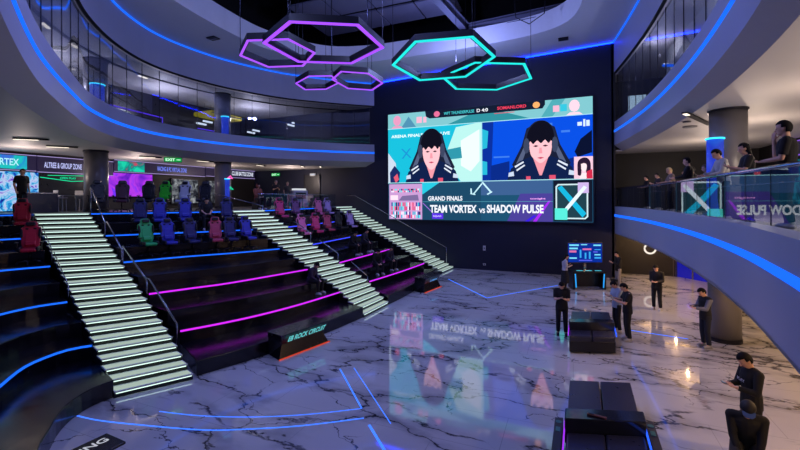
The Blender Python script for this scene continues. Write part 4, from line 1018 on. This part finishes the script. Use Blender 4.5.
SKIN = ['d8a890', 'c89880', 'e0b49c']
def person(label, loc, rz, H=1.72, top='17171d', bottom='15161c', hair='0d0c10', pose='phone', sleeves='short', sleeve_col=None, shoes='c8c8cc', sit=None, lean=0., look=20, turn=0, vox=.016, hairstyle='short', skirt=False, arms=None, hood=False, cap=None, skin=0, group=None, legs=(0, 0), faced=True):
    S = H/1.72
    t = thing('person', label, 'person', loc, rz, group)
    skm = mat('skin %d' % skin, SKIN[skin], .5, var=.05); tm = mat('cloth ' + top, top, .85); bm_ = mat('trousers ' + bottom, bottom, .85); sm = mat('shoes ' + shoes, shoes, .5); hm = mat('hair ' + hair, hair, .75, spec=.2)
    V3 = Vector
    if sit is None:
        pel = V3((0, 0, .95)); hips = [V3((s*.095, 0, .91)) for s in (-1, 1)]
        knees = [V3((s*.105, .02 + legs[i]*.5, .50)) for i, s in enumerate((-1, 1))]; ank = [V3((s*.115, -.03 + legs[i], .09)) for i, s in enumerate((-1, 1))]
    else:
        z = sit/S; pel = V3((0, 0, z+.11)); hips = [V3((s*.095, .02, z+.09)) for s in (-1, 1)]
        knees = [V3((s*.16, .44, z+.09)) for s in (-1, 1)]; ank = [V3((s*.15, .42 + legs[i], .09)) for i, s in enumerate((-1, 1))]
    R = Matrix.Rotation(-lean, 3, 'X')
    T = lambda x, y, z: pel + R @ V3((x, y, z))
    sh = [T(s*.185, 0, .47) for s in (-1, 1)]
    neck, hc_ = T(0, .01, .53), None
    Hd = R @ Matrix.Rotation(math.radians(turn), 3, 'Z') @ Matrix.Rotation(-math.radians(look), 3, 'X')
    hb = T(0, .015, .58); hc_ = hb + Hd @ V3((0, .02, .10))
    HW = lambda x, y, z: hc_ + Hd @ V3((x, y, z))
    # wrists
    if arms is None:
        arms = {'phone': [(-.07, .30, .27), (.07, .31, .28)], 'one_phone': [(-.02, .32, .30), (.22, .02, -.07)], 'down': [(-.24, .04, -.06), (.24, .04, -.06)], 'rail': [(-.16, .36, .17), (.12, .38, .19)],
                'chin': [(-.05, .28, .16), (.06, .16, .50)], 'camera': [(-.06, .30, .47), (.1, .28, .46)], 'lap': [(-.1, .34, .12), (.1, .34, .12)], 'folded': [(-.10, .2, .26), (.12, .22, .22)], 'knees': [(-.1, .42, .1), (.12, .42, .1)]}[pose]
    el, wr = [], []
    for i, s in enumerate((-1, 1)):
        e, w = ik(sh[i], T(*arms[i]), .29, .26, R @ V3((s*.5, -.6, -1))); el.append(e); wr.append(w)
    def ring(z, rx, ry, y=0., n=16): return [T(rx*math.cos(2*math.pi*k/n), y + ry*math.sin(2*math.pi*k/n), z) for k in range(n)]
    tor = [(-.10, .13, .10), (-.03, .165, .115), (.05, .165, .112), (.16, .14, .10), (.28, .155, .115), (.39, .17, .118), (.46, .165, .10), (.51, .10, .07)]
    b = MB(); b.loft([ring(*q) for q in tor])
    b.cap(neck - V3((0, 0, .04)), hb + Hd @ V3((0, 0, .05)), .058, .052)
    b.ball(HW(0, 0, .015), (.078, .096, .108), Hd, 16, 12); b.ball(HW(0, .028, -.06), (.056, .062, .06), Hd)
    b.cyl(HW(0, .085, .0), HW(0, .112, -.035), .009, .016, 8); b.ball(HW(0, .108, -.035), (.017, .014, .013), Hd, 8, 6)
    for s in (-1, 1): b.ball(HW(s*.08, -.005, -.01), (.012, .024, .034), Hd, 8, 6)
    b.ball(HW(0, .078, .018), (.06, .02, .012), Hd, 8, 6)
    for i, s in enumerate((-1, 1)):
        b.ball(sh[i], .062); b.cap(sh[i], el[i], .052, .042); b.cap(el[i], wr[i], .042, .028)
        b.cap(hips[i], knees[i], .085, .058); b.cap(knees[i], ank[i], .056, .038); b.cap(ank[i], ank[i] + V3((0, .12, -.05)), .04, .03)
        # hand: palm, four fingers, thumb
        d, sd, n = basis(wr[i] - el[i], R @ V3((0, 0, 1)))
        inw = sd * (-s)                                       # toward the body's middle
        pc = wr[i] + d*.055
        mm = MB().ball(pc, (.040, .052, .017), Matrix((sd, d, n)).transposed(), 10, 8); b.add(mm.v, mm.f)
        curl = -n
        for f, (off, ln) in enumerate(((-.030, .066), (-.010, .076), (.011, .072), (.030, .056))):
            p0 = wr[i] + d*.088 + sd*off*s; p1 = p0 + (d*.85 + n*.25 + inw*.2).normalized()*ln*.55; p2 = p1 + (d*.35 + n*.8 + inw*.35).normalized()*ln*.5
            b.cap(p0 - d*.02, p1, .0095, .0085, 8).cap(p1, p2, .0085, .0075, 8)
        q0 = wr[i] + d*.03 + inw*.03; q1 = q0 + (d*.6 + inw*.6 + n*.35).normalized()*.045; q2 = q1 + (d*.8 + n*.5).normalized()*.035
        b.cap(q0, q1, .013, .0105, 8).cap(q1, q2, .0105, .009, 8)
    body = remesh(b, 'body', skm, t, vox if vox < .012 else .012, 2)
    # shirt
    c = MB(); g = .014
    lo = -.12 if not skirt else .0
    c.loft([ring(lo, .17+g, .125+g)] + [ring(z, rx+g+.006, ry+g+.006) for z, rx, ry in tor[1:]] + [ring(.525, .075, .062)])
    el_t = 1. if sleeves == 'long' else .62
    for i in (0, 1):
        c.cap(neck - V3((0, 0, .03)), lerp_v(neck, sh[i], .85), .055, .066); c.ball(sh[i] - V3((0, 0, .008)), .07)
        if sleeves == 'long': c.cap(sh[i], el[i], .068, .055); c.cyl(el[i], lerp_v(el[i], wr[i], .93), .055, .04)
        else: c.cyl(sh[i], lerp_v(sh[i], el[i], .8), .070, .066)
    if hood: c.ball(HW(0, -.02, .0), (.105, .12, .135), Hd, 14, 10)
    shirt = remesh(c, 'hooded_top' if hood else ('shirt' if sleeves == 'short' else 'long_sleeved_top'), tm, t, vox, 3)
    if sleeve_col:
        c = MB()
        for i in (0, 1): c.cap(sh[i] - V3((0, 0, .02)), el[i], .076, .062); c.cyl(el[i], lerp_v(el[i], wr[i], .93), .062, .046)
        remesh(c, 'sleeves', mat('cloth ' + sleeve_col, sleeve_col, .85), t, vox, 2)
    # trousers
    c = MB(); c.loft([ring(-.13, .14, .12), ring(-.03, .178, .13), ring(.05, .172, .125)])
    for i in (0, 1):
        c.ball(hips[i], .1); c.cap(hips[i], knees[i], .098, .075)
        c.cyl(knees[i], lerp_v(knees[i], ank[i], .97), .075, .062)
    if skirt:
        c.loft([ring(.03, .175, .13), ring(-.3, .22, .18), ring(-.62, .25, .2)])
    remesh(c, 'skirt' if skirt else 'trousers', bm_, t, vox, 3)
    # shoes, each its own
    for i, s in enumerate((-1, 1)):
        a = ank[i]; q = MB(); F = V3((a.x + s*.01, a.y + .05, .045)); q.ball(F, (.05, .135, .05), None, 12, 8); q.ball(a - V3((0, .0, .02)), (.048, .062, .065))
        q.box((F.x, F.y, .014), (.085, .25, .026))
        remesh(q, 'shoe', sm, t, .012, 2)
    # hair
    q = MB().ball((0, 0, 0), (.084, .102, .117), None, 24, 18); keep = []
    for f in q.f:
        z = sum(q.v[i][2] for i in f)/len(f); y = sum(q.v[i][1] for i in f)/len(f)
        front = y > .03
        if (front and z > .06) or (not front and z > (-.075 if y < -.03 else -.01)): keep.append(f)
    q.f = keep; q.v = [tuple(HW(v[0], v[1]-.004, v[2]+.014)) for v in q.v]
    me = q.mesh('hair'); me.materials.append(hm)
    for p in me.polygons: p.use_smooth = True
    o = bpy.data.objects.new('hair', me); COL.objects.link(o); o.parent = t
    so = o.modifiers.new('thick', 'SOLIDIFY'); so.thickness = .014; so.offset = .3
    if hairstyle == 'long':
        q = MB()
        q.loft([[HW(.088*math.cos(a*math.pi/8), -.035 + .075*math.sin(a*math.pi/8), z) for a in range(16)] for z in (.08, -.02)] + [[HW(rx*math.cos(a*math.pi/8), -.06 + .045*math.sin(a*math.pi/8), z) for a in range(16)] for rx, z in ((.095, -.1), (.09, -.2), (.07, -.28))])
        q.build('long_hair', hm, t, smooth=True)
    if faced:
        for s in (-1, 1):
            MB().ball(HW(s*.031, .086, .0), (.013, .008, .006), Hd, 8, 6).build('eye', mat('dark eyes', '14100e', .2), t, smooth=True)
        MB().ball(HW(0, .088, -.068), (.022, .007, .006), Hd, 8, 6).build('mouth', mat('lips', 'a0605c', .5), t, smooth=True)
    if cap:
        q = MB().ball((0, 0, 0), (.097, .113, .125), None, 20, 14); q.f = [f for f in q.f if sum(q.v[i][2] for i in f)/len(f) > .03]
        q.v = [tuple(HW(v[0], v[1], v[2]+.02)) for v in q.v]
        k = q.build('cap', mat('black cap', '121218', .7), t, smooth=True); k.modifiers.new('th', 'SOLIDIFY').thickness = .012
        pts = [HW(x, .085 + y, .052 - .25*y) for x, y in ((-.075, 0), (-.07, .05), (-.035, .085), (.035, .085), (.07, .05), (.075, 0))]
        MB().loft([pts, [p + Hd @ V3((0, 0, .008)) for p in pts]]).build('brim', mat('blue cap brim', cap, .6), k, smooth=False)
    for o in t.children: pass
    t.scale = (S, S, S)
    return t, wr, R, S
def lerp_v(a, b, t): return a + (b - a)*t
def face_to(x, y, tx, ty): return math.atan2(ty-y, tx-x) - math.pi/2
def phone_for(P, label, tilt=.9, off=(0, .07, .04), which=None):
    t, wr, R, S = P
    w = (wr[0]+wr[1])/2 if which is None else wr[which]
    loc = Matrix.Rotation(t.rotation_euler[2], 3, 'Z') @ ((w + Vector(off)) * S) + Vector(t.location)
    o = thing('smartphone', label, 'phone', loc, t.rotation_euler[2], 'smartphones held by people')
    M = Matrix.Rotation(-tilt, 4, 'X')
    b = MB().box((0, 0, 0), (.075, .009, .155)).build('case', mat('black phone case', '101014', .3), o, bevel=.004); b.matrix_local = M
    s = MB().box((0, -.0055, 0), (.068, .002, .145)).build('screen', glow('phone screen', '8fb4d8', .7), o); s.matrix_local = M
def toward(x, y, deg): return math.radians(deg)
gf, gb, gs = 'people standing on the marble floor', 'people on the right balcony', 'people on the stands and concourse'
P = person('person in a black tee standing left of the far sofa, looking down at a phone', (-.33, 14.15, 0), face_to(-.33, 14.15, 0, 3), 1.74, '121218', '101016', look=42, shoes='1c1c22', group=gf, faced=True)
phone_for(P, 'phone held by the person left of the far sofa')
P = person('person in a pale top and long dark skirt standing left of the control desk', (-.35, 21.3, 0), face_to(0, 0, .9, .3), 1.68, 'b0b0ba', '15151c', pose='folded', look=30, sleeves='long', skirt=True, shoes='121218', group=gf, hairstyle='long')
P = person('person in a black top and light grey trousers right of the control desk', (2.05, 22.6, 0), face_to(0, 0, -1, -.4), 1.74, '141418', 'a8a098', pose='phone', look=18, sleeves='long', group=gf)
P = person('person all in black with white shoes standing alone on the pale floor', (3.03, 18.68, 0), face_to(0, 0, -.55, -1), 1.76, '131318', '121217', pose='folded', look=30, sleeves='long', group=gf, arms=[(-.08, .24, .16), (.06, .26, .16)])
P = person('farther one of the couple by the far sofa, in a pale tee, head bowed', (1.33, 15.15, 0), face_to(0, 0, -1, -.45), 1.68, 'a8b4c8', '15161e', look=45, group=gf)
P = person('nearer one of the couple by the far sofa, black top, holding a phone', (1.55, 14.35, 0), face_to(0, 0, -1, -.12), 1.76, '14141a', '121218', look=38, sleeves='short', group=gf, shoes='a8a8a8', arms=[(-.10, .34, .26), (.05, .36, .30)])
phone_for(P, 'lit phone held by the nearer one of the couple', 1.1)
P = person('person in a dark vest with grey sleeves and jeans standing before the stone column', (3.58, 14.55, 0), face_to(0, 0, -1, -.35), 1.74, '17181f', '1b2030', look=38, sleeves='long', sleeve_col='6c7080', shoes='8c8c90', group=gf, arms=[(-.12, .36, .22), (.04, .34, .24)])
phone_for(P, 'phone held by the person with grey sleeves', 1.2)
P = person('person in a long sleeved black tee with white print, standing over the seated one', (2.78, 8.7, 0), face_to(0, 0, -1, -.25), 1.76, '111115', '121218', look=38, sleeves='long', group=gf, vox=.008, arms=[(-.14, .30, .24), (.02, .34, .24)])
phone_for(P, 'black phone in the hands of the standing person at the lower right', 1.3, (0, .08, .03))
tx, wr, R, S = P
text('PLAY', 'chest_print', mat('white print', 'c8c8cc', .7), tx, Matrix.Translation((.09, .158, 1.25)) @ Matrix.Rotation(math.pi, 4, 'Z'), height=.05, width=.18, bold=.02)
sx, sy = 2.45, 7.9
st = thing('stool', 'black stool under the seated person in the cap', 'stool', (sx, sy, 0))
MB().cyl((0, 0, .38), (0, 0, .44), .2, n=24).build('seat', M_chblk, st, bevel=.01); MB().cyl((0, 0, .02), (0, 0, .38), .03, n=10).build('stem', M_chmetal, st); MB().cyl((0, 0, 0), (0, 0, .02), .18, n=24).build('foot', M_chmetal, st)
P = person('seated person in black, dark cap with blue brim, leaning forward over a phone', (sx, sy, 0), face_to(sx, sy, .8, 0), 1.78, '121214', '141418', pose='lap', look=14, sleeves='long', sit=.5, lean=.34, vox=.008, cap='2c4a86', group=gf, skin=1, arms=[(-.1, .36, .06), (.1, .36, .08)])
phone_for(P, 'black phone held low by the seated person in the cap', .5, (0, .07, .02))
# right balcony (floor 3.6, upstand of the railing in front)
ZB = 3.86
P = person('tall person in a black tee leaning on the balcony rail, hand at the chin', (3.36, 8.95, ZB), face_to(0, 0, -1, .45), 1.8, '0f0f13', '101014', pose='chin', look=4, group=gb, vox=.01)
P = person('person in a black tee with long dark hair holding a phone at the balcony rail', (3.42, 10.85, ZB), face_to(0, 0, -1, .1), 1.66, '121216', '15151a', pose='phone', look=14, hairstyle='long', group=gb, shoes='1a1a1e')
phone_for(P, 'phone held by the long haired person at the balcony rail', .4)
P = person('person in a long white shirt leaning on the balcony rail beside the column', (3.32, 11.95, ZB), face_to(0, 0, -1, -.1), 1.68, 'b4b4b8', '2a2a30', pose='rail', look=22, sleeves='long', group=gb, lean=.12)
P = person('dark dressed person standing behind the railing left of the lit pillar', (3.42, 15.6, ZB), face_to(0, 0, -1, .3), 1.78, '14141a', '121217', pose='rail', look=5, sleeves='long', group=gb)
P = person('person with a pale cap at the far balcony rail', (3.55, 18.8, ZB), face_to(0, 0, -1, -.1), 1.68, '7c6a60', '1a1a20', hair='c8b088', pose='rail', look=20, group=gb)
P = person('small dark haired person at the far balcony rail, second from the left', (3.6, 21.6, ZB), face_to(0, 0, -1, -.3), 1.62, '2a2228', '15151a', pose='phone', look=20, group=gb)
P = person('leftmost person at the far balcony rail, dressed in black', (3.45, 23.6, ZB), face_to(0, 0, -1, -.2), 1.6, '121218', '121218', pose='rail', look=15, group=gb)
P = person('person in dark clothes raising a phone between the railing and lit pillar', (3.9, 17.2, ZB), face_to(0, 0, -1, .1), 1.6, '1c1a20', '15151a', pose='camera', look=8, group=gb)
P = person('person in grey sitting low just left of the lit pillar', (3.75, 15.0, ZB), face_to(0, 0, -1, .1), 1.5, '4a4448', '15151a', hair='6a5848', pose='rail', look=10, group=gb)
# concourse and stands
P = person('black clothed person standing before the bright display at far left', (-20.5, 9.35, 3.9), face_to(0, 0, 1, .2), 1.76, '0c0c10', '0c0c10', pose='down', look=10, group=gs)
P = person('seated person in an orange brown hooded top at the head of the middle stairs', (-14.7, 16.35, 3.9), face_to(0, 0, 1, -.3), 1.7, '8a4a38', '2a1c22', pose='lap', look=15, sleeves='long', sit=.42, hood=True, group=gs)
o = thing('low_stool', 'low dark stool under the person in the orange brown top', 'stool', (-14.7, 16.35, 3.9)); MB().box((0, 0, .2), (.4, .4, .4)).build('seat', M_chblk, o, bevel=.03); MB().box((0, 0, .41), (.36, .36, .02)).build('cushion', M_chmetal, o)
P = person('dark dressed person on the far concourse, left of two', (-17.9, 21.6, 3.9), face_to(0, 0, 1, -.6), 1.72, '1c1c24', '15151a', hair='8a8078', pose='phone', look=10, group=gs)
P = person('grey dressed person on the far concourse, right of two', (-17.2, 21.9, 3.9), face_to(0, 0, 1, -.6), 1.62, '4a4640', '1c1c22', hair='b09a70', pose='down', look=10, group=gs)
def sitter(block, k, tt, lb, top, pose, look, **kw):
    x, y, z, a = row_spot(block, k, tt, .42)
    z = RISE*k
    return person(lb, (x, y, z), a + kw.pop('turn0', 0), 1.68, top, '14141a', pose=pose, look=look, sit=.41, sleeves='long', group=gs, lean=.3, **kw)
sitter('mid', 1, .86, 'lone person sitting above the lowest magenta line, bent over a phone', '3a2c4a', 'lap', 40, turn0=.2)
sitter('right', 1, .30, 'left one of two people sitting above the lower magenta line of the far stand', '15151c', 'lap', 35, turn0=-.5)
sitter('right', 1, .52, 'right one of two people sitting above the lower magenta line of the far stand', '262238', 'lap', 25, turn0=-.3)
sitter('right', 2, .42, 'left one of two people on the bench above, on the far stand', '121218', 'lap', 40)
sitter('right', 2, .66, 'right one of two people on the bench above, on the far stand', '2a2a38', 'lap', 20)
x, y, z, a = row_spot('mid', 4, .70, .3)
person('person in black sitting in the black gaming chair of the second row', (x, y, z), a, 1.66, '121216', '14141a', pose='lap', look=20, sit=.5, lean=.05, group=gs)

# ------------------------------------------------------------------ light, sky, camera
def lamp(kind, loc, power, col, radius=.1, spot=None, blend=.6, target=None):
    l = bpy.data.lights.new('lamp', kind); l.energy = power; l.color = lin(col)[:3]
    o = bpy.data.objects.new('lamp', l); COL.objects.link(o); o.location = loc
    l.shadow_soft_size = radius
    if kind == 'SPOT':
        l.spot_size = math.radians(spot or 120); l.spot_blend = blend
        d = Vector(target or (loc[0], loc[1], 0)) - Vector(loc); o.rotation_euler = d.to_track_quat('-Z', 'Y').to_euler()
    return o
for x, y in ((-8, 7), (-4, 12), (-9, 16), (-3, 19), (-11, 11)):  # unseen blue fill spots added up in the ceiling opening
    lamp('SPOT', (x, y, 13.2), 600, '7c88f0', .05, 150, .9)
for x, y in ((-6, 13), (-7, 6), (-5, 20)):  # unseen fill points added so light reaches the balcony faces
    lamp('POINT', (x, y, 11.6), 640, '8c96dc', .1)
# warm downlights under the right lower balcony
for x, y in ((4.4, 22.5), (4.0, 18.5), (5.2, 13), (4.6, 9), (4.2, 6), (3.9, 25.3), (7.5, 17)):
    lamp('POINT', (x, y, 2.25), 92, 'ffcb90', .02)
for x, y in ((-1.2, 17.5), (-1.2, 12), (-1., 21.5), (-1.2, 8)):  # unseen warm spots added high up to brighten the right floor
    lamp('SPOT', (x, y, 12.6), 900, 'ffd8ac', .03, 26, 1., (1.6, y, 0))
# unseen warm fill added for the right balcony and the middle left soffits
for x, y in ((5.5, 8), (5.5, 12), (5.6, 17), (5.6, 22)):
    lamp('POINT', (x, y, 5.6), 120, 'ffe4cc', .05)
for x, y in ((-20.8, 9.5), (-21, 14.5), (-20.8, 20), (-18, 23.3)):
    lamp('POINT', (x, y, 5.75), 85, 'ffe6da', .05)
for x, y in ((-20.5, 10.5), (-21, 16), (-19.8, 21.6)):  # unseen fill added to brighten the upper left soffit
    lamp('POINT', (x, y, 9.6), 130, 'e8e4ff', .05)
for x, y in ((3.55, 15.5), (3.45, 20.5), (6.5, 23)):  # unseen fill added to light the mural and upper right hall
    lamp('POINT', (x, y, 10.5), 60, 'e8e4ff', .05)
W = bpy.data.worlds.new('World'); SC.world = W; W.use_nodes = True
W.node_tree.nodes['Background'].inputs[0].default_value = (.10, .11, .30, 1); W.node_tree.nodes['Background'].inputs[1].default_value = .22
cam = bpy.data.cameras.new('Camera'); co = bpy.data.objects.new('Camera', cam); COL.objects.link(co)
cam.sensor_width = 36; cam.lens = 410*36/800; cam.shift_y = -(225-198.9)/800; cam.clip_start = .1; cam.clip_end = 200
co.location = (0, 0, 4.4)
co.rotation_euler = (Matrix.Rotation(math.radians(22.8), 4, 'Z') @ Matrix.Rotation(math.pi/2, 4, 'X') @ Matrix.Rotation(math.radians(-.3), 4, 'Z')).to_euler()
SC.camera = co
vs = SC.view_settings; vs.view_transform = 'Standard'; vs.look = 'None'; vs.gamma = 1; vs.exposure = 0; vs.use_curve_mapping = False
cy = SC.cycles; cy.max_bounces = 8; cy.transparent_max_bounces = 16; cy.glossy_bounces = 4; cy.diffuse_bounces = 3; cy.sample_clamp_indirect = 4; cy.caustics_reflective = False; cy.caustics_refractive = False
cy.use_denoising = True
